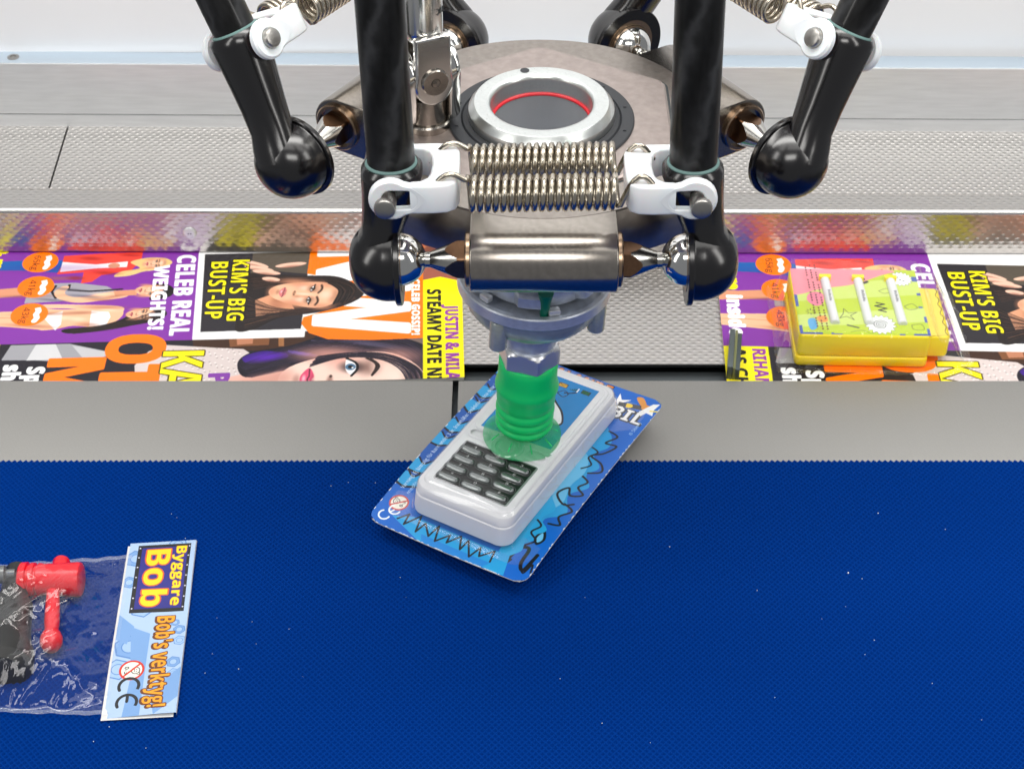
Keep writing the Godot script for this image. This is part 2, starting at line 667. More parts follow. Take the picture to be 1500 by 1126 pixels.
func dimple_normal() -> ImageTexture:
	var s := 96
	var im := Image.create(s, s, false, Image.FORMAT_RGBA8)
	for y in s:
		for x in s:
			var h := 0.0
			for c in [[0.0, 0.0], [0.5, 0.5]]:
				for dx in [-1, 0, 1]:
					for dy in [-1, 0, 1]:
						var u: float = x / float(s) - c[0] + dx
						var w: float = y / float(s) - c[1] + dy
						h += exp(-(u * u / 0.05 + w * w / 0.020))
			h = clampf(h, 0, 1)
			im.set_pixel(x, y, Color(h, h, h, 1))
	im.bump_map_to_normal_map(5.0)
	return ImageTexture.create_from_image(im)

# sheet given by two edges, with its uv in dimple tiles
func sheet(g: Geo, a: Vector3, b: Vector3, c: Vector3, d: Vector3, nn: Vector3, tu := 7.6, tv := 6.8) -> void:
	var w := a.distance_to(b) / tu
	var h := b.distance_to(c) / tv
	g.quad(a, b, c, d, nn, [Vector2(0, 0), Vector2(w, 0), Vector2(w, h), Vector2(0, h)])

# ------------------------------------------------------------------ belt, tray and back of the machine
func structure() -> void:
	var X := 480.0
	# floor below everything
	var g := Geo.new()
	g.box(Vector3(-700, -70, -420), Vector3(700, -60, 520))
	tag(part("floor", g, M.dark_metal, self), "dark machine bed under belt and tray", "floor", "", "structure")
	# white wall
	g = Geo.new()
	g.box(Vector3(-800, -60, -388), Vector3(800, 900, -366))
	tag(part("wall", g, M.wall, self), "plain white wall behind the machine", "wall", "", "structure")

	# blue belt
	var belt := thing("conveyor_belt", "wide blue conveyor belt with fine raised diamond texture", "conveyor belt", Vector3.ZERO)
	g = Geo.new()
	g.box(Vector3(-X, -4, 0), Vector3(X, 0.3, 430), 0.2)
	part("belt_sheet", g, M.belt, belt)
	g = Geo.new()
	var px := 3.75
	var pz := 4.1
	var hh := 1.35
	var zi := 0
	var z := 0.9
	while z < 300.0:
		var half := 400.0 - 0.35 * z
		var k := int(half / px)
		for i in range(-k, k):
			var cx := i * px + (0.5 * px if zi % 2 else 0.0)
			var b := g.v.size()
			var a := px * 0.5
			var d := pz * 0.5
			var top := 0.3 + hh
			# one diamond cell: a narrow raised rim round a hollow
			var o := [Vector3(cx - a, top, z), Vector3(cx, top, z - d), Vector3(cx + a, top, z), Vector3(cx, top, z + d)]
			var t1 := 0.74
			var t2 := 0.30
			var q := []
			var r := []
			for e in 4:
				var m := Vector3(cx, 0, z)
				q.append(Vector3(m.x + (o[e].x - m.x) * t1, top - 0.10, m.z + (o[e].z - m.z) * t1))
				r.append(Vector3(m.x + (o[e].x - m.x) * t2, 0.32, m.z + (o[e].z - m.z) * t2))
			for e in 4:
				var f := (e + 1) % 4
				var dirn := Vector3(cx - (o[e].x + o[f].x) * 0.5, 0, z - (o[e].z + o[f].z) * 0.5).normalized()
				var n1 := (Vector3.UP + dirn * 0.25).normalized()
				var n2 := (Vector3.UP + dirn * 1.05).normalized()
				g.v.append(o[e]); g.v.append(o[f]); g.v.append(q[f]); g.v.append(q[e])
				g.v.append(q[e]); g.v.append(q[f]); g.v.append(r[f]); g.v.append(r[e])
				for w in 8:
					g.n.append(n1 if w < 4 else n2); g.uv.append(Vector2.ZERO)
				var s := b + e * 8
				g.ix.append_array([s, s + 1, s + 2, s, s + 2, s + 3, s + 4, s + 5, s + 6, s + 4, s + 6, s + 7])
			var s2 := b + 32
			for w in 4:
				g.v.append(r[w]); g.n.append(Vector3.UP); g.uv.append(Vector2.ZERO)
			g.ix.append_array([s2, s2 + 1, s2 + 2, s2, s2 + 2, s2 + 3])
		z += pz * 0.5
		zi += 1
	# windings checked once for the whole pattern
	var up := (g.v[g.ix[50]] - g.v[g.ix[48]]).cross(g.v[g.ix[49]] - g.v[g.ix[48]])
	if up.y < 0.0:
		for i in range(0, g.ix.size(), 3):
			var w := g.ix[i + 1]
			g.ix[i + 1] = g.ix[i + 2]
			g.ix[i + 2] = w
	part("belt_texture", g, M.belt, belt, "", "stuff")

	# specks of lint
	g = Geo.new()
	for i in 46:
		var c := Vector3(rng.randf_range(-330, 330), 1.75, rng.randf_range(8, 250))
		var r := rng.randf_range(0.12, 0.34) * (1.7 if rng.randf() < 0.1 else 1.0)
		g.sphere(r, c, 6)
	tag(part("lint", g, mat(lin(0.8, 0.8, 0.8), 0.8), self), "tiny white specks of lint scattered on the blue belt", "lint", "", "stuff")

	# plates between belt and tray, with a slit
	for s in 2:
		var x0 := -X if s == 0 else -37.4
		var x1 := -41.6 if s == 0 else X
		var th := thing("cover_plate", ["plain grey metal strip along the belt, left of the narrow slit", "plain grey metal strip along the belt, right of the narrow slit"][s], "metal plate", Vector3((x0 + x1) / 2, 0, -40), Basis(), "grey strips between belt and tray")
		g = Geo.new()
		var w := (x1 - x0) / 2
		g.box(Vector3(-w, -3.2, -45.5), Vector3(w, -0.4, 44), 0.5)
		part("plate_top", g, M.plate, th)
		g = Geo.new()
		g.box(Vector3(-w, -20, -43.0), Vector3(w, -3.4, -41.5))
		part("plate_flange", g, M.dark_metal, th)

	# tray of the bucket conveyor
	var tray := thing("tray_conveyor", "patterned stainless steel tray channel that carries the magazines", "tray", Vector3(0, 0, 0))
	g = Geo.new()
	sheet(g, Vector3(-X, -6.6, -260), Vector3(X, -6.6, -260), Vector3(X, -6.6, -111.5), Vector3(-X, -6.6, -111.5), Vector3.UP)
	part("tray_floor", g, M.tex_steel, tray)
	g = Geo.new()
	g.box(Vector3(-X, -9.0, -111.4), Vector3(X, -6.7, -110.6), 0.2)
	part("tray_lip", g, M.black, tray)
	g = Geo.new()
	g.box(Vector3(-X, -22, -110.4), Vector3(X, -13, -100), 0.5)
	g.box(Vector3(-X, -24, -99.5), Vector3(X, -16, -60), 0.5)
	part("trough_rail", g, M.dark_metal, tray)

	var back := thing("side_guide", "bent patterned steel guide wall standing behind the magazines", "guide rail", Vector3(0, 0, -241.3), rot(Vector3.UP, -0.2))
	g = Geo.new()
	sheet(g, Vector3(-X, 33.5, 0), Vector3(X, 33.5, 0), Vector3(X, -1.6, 0), Vector3(-X, -1.6, 0), Vector3.BACK)
	g.quad(Vector3(-X, -1.6, 0), Vector3(X, -1.6, 0), Vector3(X, -1.6, -2), Vector3(-X, -1.6, -2), Vector3.DOWN)
	part("guide_face", g, M.tex_wall, back)
	g = Geo.new()
	var pr := []
	for i in 9:
		var a := deg_to_rad(90.0 * i / 8)
		pr.append([Vector3(-X, 33.5 + 3.2 * sin(a), -3.2 + 3.2 * cos(a)), Vector3(X, 33.5 + 3.2 * sin(a), -3.2 + 3.2 * cos(a))])
	g.patch(8, 1, func(u: float, w: float) -> Vector3: return pr[int(round(u * 8))][int(round(w))], false, Vector3(0, 1, 1))
	part("guide_edge", g, mat(lin(0.74, 0.73, 0.70), 0.24, 1.0), back)
	g = Geo.new()
	sheet(g, Vector3(-X, 36.7, -30), Vector3(X, 36.7, -30), Vector3(X, 36.7, -3.2), Vector3(-X, 36.7, -3.2), Vector3.UP)
	part("guide_ledge", g, M.tex_steel, back)
	g = Geo.new()
	g.lathe([Vector2(5.2, 0.0), Vector2(5.2, 0.5), Vector2(4.6, 1.0), Vector2(2.6, 1.3), Vector2(0, 1.3)], 24, Transform3D(rot(Vector3.RIGHT, 90), Vector3(-246.5, 16, 0.1)))
	var rv := part("rivet", g, M.alu, back)
	g = Geo.new()
	for q in [-0.9, 0.9]:
		g.lathe([Vector2(0.5, 0.0), Vector2(0.5, 0.2), Vector2(0.0, 0.2)], 8, Transform3D(rot(Vector3.RIGHT, 90), Vector3(-246.5 + q, 16, 1.35)))
	part("rivet_hole", g, M.rubber, rv)

	# panels behind the guide
	for s in 2:
		var x0 := -X if s == 0 else -355.9
		var x1 := -357.4 if s == 0 else X
		var pn := thing("rear_panel", ["short patterned steel panel left of the seam", "long patterned steel panel right of the seam"][s] + ", behind the guide wall", "metal panel", Vector3(0, 0, -266.7), rot(Vector3.UP, -0.62), "patterned panels behind the tray")
		g = Geo.new()
		var p0 := Vector3(x0, 36.9, 0)
		var p1 := Vector3(x1, 36.9, 0)
		var q0 := Vector3(x0, 45.0, -79)
		var q1 := Vector3(x1, 45.0, -79)
		sheet(g, q0, q1, p1, p0, Vector3(0, 1, 0.1).normalized(), 6.6, 6.4)
		g.quad(p0, p1, p1 + Vector3(0, -3, 0), p0 + Vector3(0, -3, 0), Vector3.BACK)
		var xs := x1 if s == 0 else x0
		g.quad(Vector3(xs, 36.9, 0), Vector3(xs, 45, -79), Vector3(xs, 42, -79), Vector3(xs, 33.9, 0), Vector3(1 if s == 0 else -1, 0, 0))
		part("panel_sheet", g, M.tex_panel, pn)

	var prof := thing("aluminium_profile", "long smooth aluminium beam in front of the white wall", "metal beam", Vector3(0, 0, -345), rot(Vector3.UP, -0.62))
	g = Geo.new()
	g.box(Vector3(-X, 43, -22), Vector3(X, 55.6, 0.0), 0.4)
	part("lower_strip", g, M.alu, prof)
	g = Geo.new()
	g.box(Vector3(-X, 55.6, -16), Vector3(X, 56.6, -0.6))
	part("groove", g, M.dark_metal, prof)
	g = Geo.new()
	g.box(Vector3(-X, 56.6, -17.0), Vector3(X, 102.0, 0.6), 0.5)
	part("beam_face", g, M.alu, prof)
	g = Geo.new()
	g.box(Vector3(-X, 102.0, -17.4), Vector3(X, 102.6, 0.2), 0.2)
	part("beam_top_sheen", g, mat(lin(0.55, 0.64, 0.72), 0.35, 0.7), prof)  # thin sheet whose bluish colour paints in a reflection on the aluminium top
	g = Geo.new()
	g.lathe([Vector2(4.6, 0.0), Vector2(4.6, 0.5), Vector2(3.6, 0.9), Vector2(2.2, 0.9), Vector2(2.0, 0.2), Vector2(0, 0.2)], 24, Transform3D(Basis(), Vector3(-391, 102.5, -8)))
	part("bolt", g, M.pin, prof)

	# pusher between the trays
	var pu := thing("pusher_finger", "grey green upright pusher plate at the left end of the right magazine", "pusher", Vector3(158.5, -6, -112), rot(Vector3.UP, -8))
	g = Geo.new()
	g.box(Vector3(-4.4, -10, -22), Vector3(-0.6, 14, 22), 0.6)
	part("pusher_plate", g, mat(lin(0.10, 0.12, 0.12), 0.3, 0.5), pu)
	g = Geo.new()
	g.box(Vector3(-0.4, -10, -22), Vector3(1.4, 13, 22), 0.4)
	part("pusher_edge", g, mat(lin(0.16, 0.17, 0.06), 0.35), pu)
	g = Geo.new()
	g.box(Vector3(1.5, -10, -20), Vector3(4.4, 12, 22), 0.4)
	part("pusher_plate", g, mat(lin(0.07, 0.09, 0.09), 0.3, 0.5), pu)

# ------------------------------------------------------------------ magazines
const SKIN := Color(0.93, 0.72, 0.58)
const SKIN2 := Color(0.84, 0.58, 0.44)

func face(p: Paint, c: Vector2, L: float, W: float, tilt: float, skin: Color, shade: Color, lips: Color, eyes := true) -> void:
	# c = middle of the face, its top towards +x turned by tilt, L = chin to hairline, W = width
	var f := func(x: float, y: float) -> Vector2: return c + Vector2(x * L, y * W).rotated(tilt)
	var light := skin.lerp(Color(1, 0.95, 0.9), 0.55)
	p.blob([f.call(-0.5, 0.0), f.call(-0.40, 0.24), f.call(-0.08, 0.44), f.call(0.3, 0.47), f.call(0.52, 0.2), f.call(0.54, -0.15), f.call(0.3, -0.46), f.call(-0.08, -0.43), f.call(-0.40, -0.24)], skin)
	for s in [-1.0, 1.0]:
		p.air(f.call(-0.15, 0.42 * s), L * 0.42, W * 0.22, tilt, shade, 0.85)
		p.air(f.call(0.32, 0.42 * s), L * 0.3, W * 0.2, tilt, shade, 0.7)
		p.air(f.call(-0.06, 0.24 * s), L * 0.16, W * 0.17, tilt, Color(0.93, 0.52, 0.46), 0.30)
		p.air(f.call(-0.01, 0.22 * s), L * 0.11, W * 0.14, tilt, light, 0.55)
		p.air(f.call(0.13, 0.22 * s), L * 0.14, W * 0.19, tilt, shade.darkened(0.45), 0.75)
		p.air(f.call(0.185, 0.24 * s), L * 0.06, W * 0.16, tilt, skin, 0.5)
	p.air(f.call(-0.46, 0.0), L * 0.12, W * 0.3, tilt, shade, 0.6)
	p.air(f.call(0.48, 0.0), L * 0.14, W * 0.5, tilt, shade.darkened(0.2), 0.6)
	p.air(f.call(0.33, -0.03), L * 0.15, W * 0.24, tilt, light, 0.6)
	p.air(f.call(0.02, 0.0), L * 0.17, W * 0.06, tilt, light, 0.7)
	p.air(f.call(-0.08, 0.11), L * 0.1, W * 0.07, tilt, shade.darkened(0.15), 0.6)
	p.air(f.call(0.06, 0.10), L * 0.14, W * 0.05, tilt, shade, 0.7)
	p.air(f.call(-0.13, 0.0), L * 0.035, W * 0.12, tilt, shade.darkened(0.35), 0.8)
	for s in [-1.0, 1.0]:
		p.oval(f.call(-0.125, 0.06 * s), L * 0.012, W * 0.026, shade.darkened(0.6), tilt, 12)
		if not eyes: continue
		# eye
		p.blob([f.call(0.10, 0.10 * s), f.call(0.135, 0.21 * s), f.call(0.125, 0.34 * s), f.call(0.085, 0.24 * s)], Color(0.90, 0.88, 0.87))
		p.oval(f.call(0.112, 0.22 * s), L * 0.026, L * 0.026, Color(0.24, 0.20, 0.17), tilt, 20)
		p.oval(f.call(0.112, 0.22 * s), L * 0.013, L * 0.013, Color(0.03, 0.02, 0.02), tilt, 14)
		p.oval(f.call(0.122, 0.235 * s), L * 0.006, L * 0.006, Color(1, 1, 1), tilt, 8)
		p.curve([f.call(0.098, 0.09 * s), f.call(0.14, 0.2 * s), f.call(0.132, 0.33 * s), f.call(0.137, 0.38 * s)], L * 0.02, Color(0.07, 0.045, 0.045))
		p.curve([f.call(0.098, 0.12 * s), f.call(0.082, 0.23 * s), f.call(0.12, 0.33 * s)], L * 0.008, Color(0.25, 0.15, 0.13))
		for i in 9:
			p.air(f.call(0.215 + 0.035 * sin(i * 0.35), (0.08 + i * 0.036) * s), L * 0.026, L * 0.04, tilt, Color(0.14, 0.09, 0.075), 0.8)
	# mouth
	p.air(f.call(-0.37, 0.0), L * 0.045, W * 0.14, tilt, shade.darkened(0.2), 0.7)
	p.blob([f.call(-0.285, -0.19), f.call(-0.245, -0.06), f.call(-0.26, 0.0), f.call(-0.245, 0.06), f.call(-0.285, 0.19), f.call(-0.335, 0.09), f.call(-0.345, 0.0), f.call(-0.335, -0.09)], lips)
	p.curve([f.call(-0.285, -0.18), f.call(-0.28, -0.07), f.call(-0.29, 0.0), f.call(-0.28, 0.07), f.call(-0.285, 0.18)], L * 0.010, lips.darkened(0.6))
	p.air(f.call(-0.318, -0.02), L * 0.022, W * 0.09, tilt, Color(1, 0.85, 0.87), 0.75)
	p.air(f.call(-0.26, 0.0), L * 0.03, W * 0.16, tilt, lips.darkened(0.3), 0.45)

func cover() -> ImageTexture:
	var w := 372.0
	var F := func(a: float, b: float) -> Vector2: return Vector2(a - 25.0, b)
	var p := Paint.new(w, 250.0, 4.4, Color(0.93, 0.93, 0.93), Vector2(0, -16))
	var V := func(a: float, b: float) -> Vector2: return Vector2(a, b)
	var purple := Color(0.50, 0.20, 0.62)
	var orange := Color(1.0, 0.47, 0.03)
	var yel := Color(0.98, 0.92, 0.05)
	# lower picture: dark ground
	p.poly([V.call(0, 105), V.call(372, 105), V.call(372, 240), V.call(0, 240)], Color(0.13, 0.12, 0.15))
	# left panel
	p.poly([V.call(0, -16), V.call(163, -16), V.call(170, 112), V.call(0, 112)], purple)
	# lapel
	p.poly([V.call(40, 113), V.call(82, 113), V.call(118, 126), V.call(92, 136), V.call(60, 131), V.call(36, 130)], Color(0.60, 0.60, 0.62))
	p.poly([V.call(58, 113), V.call(72, 113), V.call(80, 131), V.call(54, 131)], Color(0.80, 0.80, 0.81))
	p.poly([V.call(84, 115), V.call(118, 126), V.call(96, 133)], Color(0.74, 0.74, 0.75))
	# brown picture frames behind the big portrait
	p.poly([V.call(170, 108), V.call(262, 106), V.call(250, 128), V.call(172, 124)], Color(0.24, 0.15, 0.10))
	p.poly([V.call(196, 109), V.call(226, 108), V.call(226, 120), V.call(198, 121)], Color(0.48, 0.30, 0.18))
	p.poly([V.call(202, 111), V.call(214, 110), V.call(214, 118), V.call(203, 119)], Color(0.72, 0.48, 0.36))
	p.poly([V.call(232, 108), V.call(236, 108), V.call(237, 122), V.call(233, 122)], Color(0.60, 0.40, 0.24))
	p.poly([V.call(300, 108), V.call(338, 108), V.call(338, 168), V.call(300, 168)], Color(0.45, 0.38, 0.35))
	for i in 14:
		p.oval(V.call(316 + (i * 7) % 20, 120 + i * 3.3), 3.4, 1.6, Color(0.92, 0.92, 0.93), i * 0.7)
	# white lace
	p.poly([V.call(140, 124), V.call(152, 117), V.call(208, 124), V.call(222, 138), V.call(200, 175), V.call(140, 190), V.call(132, 140)], Color(0.82, 0.77, 0.76))
	for i in 160:
		var q := V.call(150 + fmod(i * 13.7, 56.0), 122 + fmod(i * 7.31, 40.0))
		p.oval(q, 0.8, 0.5, Color(0.66, 0.61, 0.60) if i % 2 else Color(0.93, 0.90, 0.89), i * 0.4)
	# shoulder and neck, then hair and the big face
	p.poly([V.call(196, 156), V.call(236, 146), V.call(262, 152), V.call(262, 190), V.call(196, 190)], Color(0.90, 0.70, 0.64))
	p.blob([V.call(205, 140), V.call(214, 128), V.call(240, 122), V.call(262, 112), V.call(284, 110), V.call(318, 114), V.call(340, 126), V.call(350, 146), V.call(348, 185), V.call(300, 190), V.call(268, 150), V.call(236, 150), V.call(212, 156)], Color(0.10, 0.085, 0.13))
	p.blob([V.call(208, 134), V.call(222, 127), V.call(240, 131), V.call(236, 138), V.call(216, 142)], Color(0.22, 0.10, 0.48))
	p.curve([V.call(240, 128), V.call(252, 131), V.call(262, 134)], 2.6, Color(0.30, 0.24, 0.62))
	p.curve([V.call(256, 116), V.call(282, 119), V.call(314, 127), V.call(336, 146)], 1.2, Color(0.27, 0.24, 0.33))
	p.curve([V.call(250, 121), V.call(280, 124), V.call(306, 132), V.call(326, 152)], 0.8, Color(0.24, 0.20, 0.30))
	p.curve([V.call(262, 112), V.call(290, 114), V.call(326, 122), V.call(344, 144)], 0.8, Color(0.30, 0.26, 0.36))
	p.strands([V.call(206, 142), V.call(240, 124), V.call(284, 111), V.call(326, 118), V.call(348, 148)], [V.call(216, 156), V.call(250, 146), V.call(284, 135), V.call(316, 142), V.call(336, 168)], 44, 0.5, [Color(0.17, 0.14, 0.21), Color(0.06, 0.05, 0.08), Color(0.24, 0.20, 0.30), Color(0.09, 0.07, 0.11)])
	p.air(V.call(226, 134), 22, 7, -0.2, Color(0.36, 0.14, 0.72), 0.85)
	p.air(V.call(250, 131), 14, 3.5, 0.25, Color(0.34, 0.28, 0.85), 0.7)
	p.air(V.call(300, 121), 40, 5, 0.25, Color(0.40, 0.37, 0.48), 0.55)
	face(p, V.call(284, 162), 98, 68, 0.05, Color(0.97, 0.83, 0.77), Color(0.84, 0.60, 0.54), Color(0.88, 0.32, 0.46), false)
	p.air(V.call(286, 147), 13, 9.5, 0.1, Color(0.16, 0.11, 0.12), 0.9)
	p.blob([V.call(283, 138.5), V.call(288.6, 143), V.call(289.6, 149), V.call(286, 155.5), V.call(282.6, 151), V.call(281.8, 144.5)], Color(0.93, 0.93, 0.94))
	p.oval(V.call(285.6, 147), 3.7, 3.7, Color(0.30, 0.44, 0.56), 0, 24)
	p.oval(V.call(285.6, 147), 1.8, 1.8, Color(0.02, 0.02, 0.03), 0, 18)
	p.oval(V.call(287, 148), 0.8, 0.8, Color(1, 1, 1), 0, 10)
	p.curve([V.call(282, 137.0), V.call(289.2, 142.5), V.call(290.4, 149.5), V.call(286.5, 157)], 1.9, Color(0.04, 0.03, 0.04))
	p.strands([V.call(296, 137), V.call(303, 145), V.call(301, 156)], [V.call(299, 138), V.call(306, 146), V.call(301.5, 157)], 9, 1.0, [Color(0.15, 0.10, 0.10), Color(0.22, 0.15, 0.14)])
	p.strands([V.call(262, 134), V.call(286, 131), V.call(312, 134), V.call(334, 150), V.call(340, 172)], [V.call(256, 146), V.call(280, 137), V.call(306, 139), V.call(322, 152), V.call(328, 176)], 22, 0.7, [Color(0.13, 0.10, 0.15), Color(0.07, 0.055, 0.085), Color(0.19, 0.155, 0.23)])
	p.air(V.call(224, 160), 30, 12, -0.25, Color(0.80, 0.56, 0.50), 0.6)
	# three women standing on the purple panel: heads to the right
	# the one in a red jacket
	p.poly([F.call(0, 11), F.call(60, 9), F.call(86, 10), F.call(86, 26), F.call(54, 22), F.call(0, 20)], Color(0.10, 0.36, 0.66))
	p.poly([F.call(86, 4), F.call(112, 2), F.call(146, 1), F.call(146, 12), F.call(140, 24), F.call(118, 30), F.call(112, 38), F.call(104, 40), F.call(104, 26), F.call(84, 28), F.call(86, 18)], Color(0.93, 0.27, 0.22))
	p.poly([F.call(86, 12), F.call(98, 14), F.call(112, 16), F.call(136, 13), F.call(136, 20), F.call(112, 21), F.call(86, 25)], Color(0.96, 0.95, 0.95))
	p.oval(F.call(126, 18), 4.5, 3.4, SKIN2)
	p.blob([F.call(138, 14), F.call(150, 9), F.call(164, 10), F.call(170, 16), F.call(164, 22), F.call(152, 25), F.call(140, 31), F.call(128, 32), F.call(132, 26), F.call(146, 22)], Color(0.90, 0.76, 0.50))
	face(p, F.call(156, 16.5), 17, 13, -0.05, SKIN, SKIN2, Color(0.78, 0.35, 0.36))
	# the one in a grey dress
	p.poly([F.call(0, 44), F.call(40, 46), F.call(70, 43), F.call(72, 53), F.call(40, 57), F.call(0, 58)], SKIN2)
	p.poly([F.call(66, 40), F.call(100, 39), F.call(124, 44), F.call(132, 50), F.call(108, 56), F.call(92, 62), F.call(66, 64)], Color(0.62, 0.61, 0.65))
	p.line([F.call(96, 41), F.call(96, 48), F.call(112, 50), F.call(136, 48)], 1.8, Color(0.10, 0.08, 0.09))
	p.line([F.call(86, 42), F.call(84, 50), F.call(88, 58)], 1.8, Color(0.10, 0.08, 0.09))
	p.blob([F.call(90, 44), F.call(96, 44), F.call(94, 52), F.call(104, 57), F.call(128, 51), F.call(142, 52), F.call(140, 58), F.call(126, 61), F.call(106, 64), F.call(92, 60), F.call(86, 52)], SKIN)
	p.poly([F.call(130, 50), F.call(148, 49), F.call(148, 56), F.call(132, 57)], SKIN2)
	p.blob([F.call(158, 43), F.call(168, 43), F.call(175, 50), F.call(174, 58), F.call(166, 62), F.call(158, 62), F.call(160, 52)], Color(0.09, 0.07, 0.08))
	face(p, F.call(156, 51), 20, 15, 0.15, SKIN, SKIN2, Color(0.74, 0.34, 0.33))
	# the one in white
	p.poly([F.call(0, 75), F.call(36, 74), F.call(80, 73), F.call(88, 86), F.call(84, 96), F.call(60, 92), F.call(20, 87), F.call(0, 86)], SKIN)
	p.line([F.call(0, 80.5), F.call(40, 80), F.call(70, 82)], 0.9, SKIN2)
	p.blob([F.call(76, 72), F.call(96, 72), F.call(124, 72), F.call(140, 75), F.call(138, 86), F.call(126, 94), F.call(106, 92), F.call(92, 96), F.call(80, 94)], SKIN)
	p.blob([F.call(78, 66), F.call(100, 66), F.call(136, 69), F.call(140, 76), F.call(128, 76), F.call(100, 71), F.call(80, 70)], Color(0.95, 0.74, 0.60))
	p.poly([F.call(82, 80), F.call(96, 74), F.call(97, 90), F.call(94, 97)], Color(0.96, 0.96, 0.97))
	p.poly([F.call(117, 74), F.call(130, 76), F.call(132, 82), F.call(130, 92), F.call(118, 93)], Color(0.96, 0.96, 0.97))
	p.blob([F.call(100, 96), F.call(126, 92), F.call(142, 84), F.call(146, 76), F.call(158, 72), F.call(170, 75), F.call(173, 82), F.call(164, 89), F.call(146, 94), F.call(124, 99), F.call(104, 101)], Color(0.11, 0.08, 0.08))
	face(p, F.call(153, 79.5), 20, 14, 0.0, SKIN, SKIN2, Color(0.74, 0.34, 0.35))
	for q in [[62.0, 33.0, 30.0, 4.0, 0.0], [100.0, 70.0, 26.0, 4.0, 0.05], [60.0, 77.0, 40.0, 3.5, 0.0], [50.0, 91.0, 32.0, 3.5, 0.12], [92.0, 91.0, 14.0, 4.5, 0.1], [86.0, 76.0, 18.0, 3.0, 0.0], [96.0, 60.5, 16.0, 2.6, 0.1], [40.0, 55.0, 36.0, 3.0, 0.0], [106.0, 57.0, 12.0, 3.0, -0.2]]:
		p.air(V.call(q[0], q[1]), q[2], q[3], q[4], Color(0.62, 0.38, 0.28), 0.55)
	for q in [[70.0, 82.0, 20.0, 4.0], [84.0, 84.0, 9.0, 4.0], [104.0, 73.5, 10.0, 2.4], [96.0, 53.5, 12.0, 2.4]]:
		p.air(V.call(q[0], q[1]), q[2], q[3], 0.05, Color(1.0, 0.86, 0.74), 0.6)
	for q in [[82.0, 8.0, 14.0, 4.0], [96.0, 27.0, 16.0, 4.0], [74.0, 33.0, 10.0, 4.0], [112.0, 5.0, 14.0, 3.0]]:
		p.air(V.call(q[0], q[1]), q[2], q[3], 0.1, Color(0.55, 0.10, 0.10), 0.55)
	for q in [[70.0, 47.0, 22.0, 3.0], [84.0, 56.0, 22.0, 3.0], [60.0, 60.0, 20.0, 2.4]]:
		p.air(V.call(q[0], q[1]), q[2], q[3], 0.15, Color(0.36, 0.34, 0.40), 0.6)
	p.strands([F.call(104, 97), F.call(128, 93), F.call(148, 86), F.call(164, 76)], [F.call(108, 101), F.call(132, 98), F.call(150, 93), F.call(170, 84)], 12, 0.4, [Color(0.24, 0.17, 0.15), Color(0.06, 0.04, 0.04)])
	p.strands([F.call(130, 30), F.call(144, 24), F.call(156, 24), F.call(168, 16)], [F.call(136, 32), F.call(148, 27), F.call(160, 24), F.call(166, 21)], 10, 0.4, [Color(0.80, 0.62, 0.34), Color(0.97, 0.88, 0.66)])
	p.air(V.call(60, 20), 60, 9, 0, Color(0.36, 0.12, 0.48), 0.3)
	# feet that show on the other copy
	p.line([V.call(10, 45), V.call(4, 40), V.call(0, 52)], 1.2, Color(0.06, 0.05, 0.06))
	# orange discs
	# writing on the purple panel
	# black panel with the dark haired woman, framed in white
	p.poly([V.call(163, -16), V.call(254, -16), V.call(251, 112), V.call(170, 112)], Color(0.96, 0.96, 0.96))
	p.poly([V.call(169, 6), V.call(250, 6), V.call(248, 102), V.call(175, 103)], Color(0.17, 0.16, 0.18))
	# orange title block
	p.poly([V.call(249, -16), V.call(336, -16), V.call(339, 116), V.call(300, 117), V.call(268, 115), V.call(254, 107), V.call(248, 96), V.call(249, 88), V.call(262, 82), V.call(284, 72), V.call(293, 60), V.call(284, 47), V.call(270, 40), V.call(249, 34)], orange)
	p.text("NW", V.call(257, 3), Vector2(0, 106), Vector2(69, 0), Color(0.96, 0.96, 0.97), 1.6, Color(0.96, 0.96, 0.97))
	p.poly([V.call(206, 6), V.call(250, 6), V.call(249, 34), V.call(226, 30), V.call(206, 40)], Color(0.33, 0.30, 0.26))
	p.blob([V.call(204, 34), V.call(222, 34), V.call(246, 36), V.call(270, 38), V.call(284, 47), V.call(293, 60), V.call(284, 72), V.call(262, 82), V.call(232, 88), V.call(214, 101), V.call(200, 101), V.call(202, 66)], Color(0.14, 0.11, 0.11))
	for i in 7:
		p.curve([V.call(206 + i * 3, 97 - i * 1.6), V.call(232 + i * 3, 84 - i), V.call(262 + i * 2, 79 - i * 1.4), V.call(284, 68 - i * 1.5)], 0.5, Color(0.31, 0.22, 0.18))
	p.poly([V.call(212, 66), V.call(232, 54), V.call(242, 78), V.call(214, 86)], Color(0.85, 0.60, 0.46))
	p.air(V.call(230, 68), 9, 14, 0.2, Color(0.50, 0.29, 0.21), 0.7)
	p.strands([V.call(206, 99), V.call(232, 87), V.call(262, 81), V.call(288, 68)], [V.call(206, 60), V.call(228, 76), V.call(256, 76), V.call(284, 62)], 26, 0.5, [Color(0.24, 0.17, 0.15), Color(0.08, 0.06, 0.06), Color(0.33, 0.23, 0.18), Color(0.12, 0.09, 0.09)])
	p.strands([V.call(206, 38), V.call(230, 37), V.call(258, 40), V.call(288, 56)], [V.call(210, 52), V.call(232, 46), V.call(256, 46), V.call(284, 60)], 18, 0.5, [Color(0.21, 0.15, 0.13), Color(0.08, 0.06, 0.06), Color(0.29, 0.20, 0.17)])
	face(p, V.call(247, 59), 52, 33, 0.16, Color(0.93, 0.71, 0.58), Color(0.80, 0.54, 0.41), Color(0.83, 0.46, 0.47))
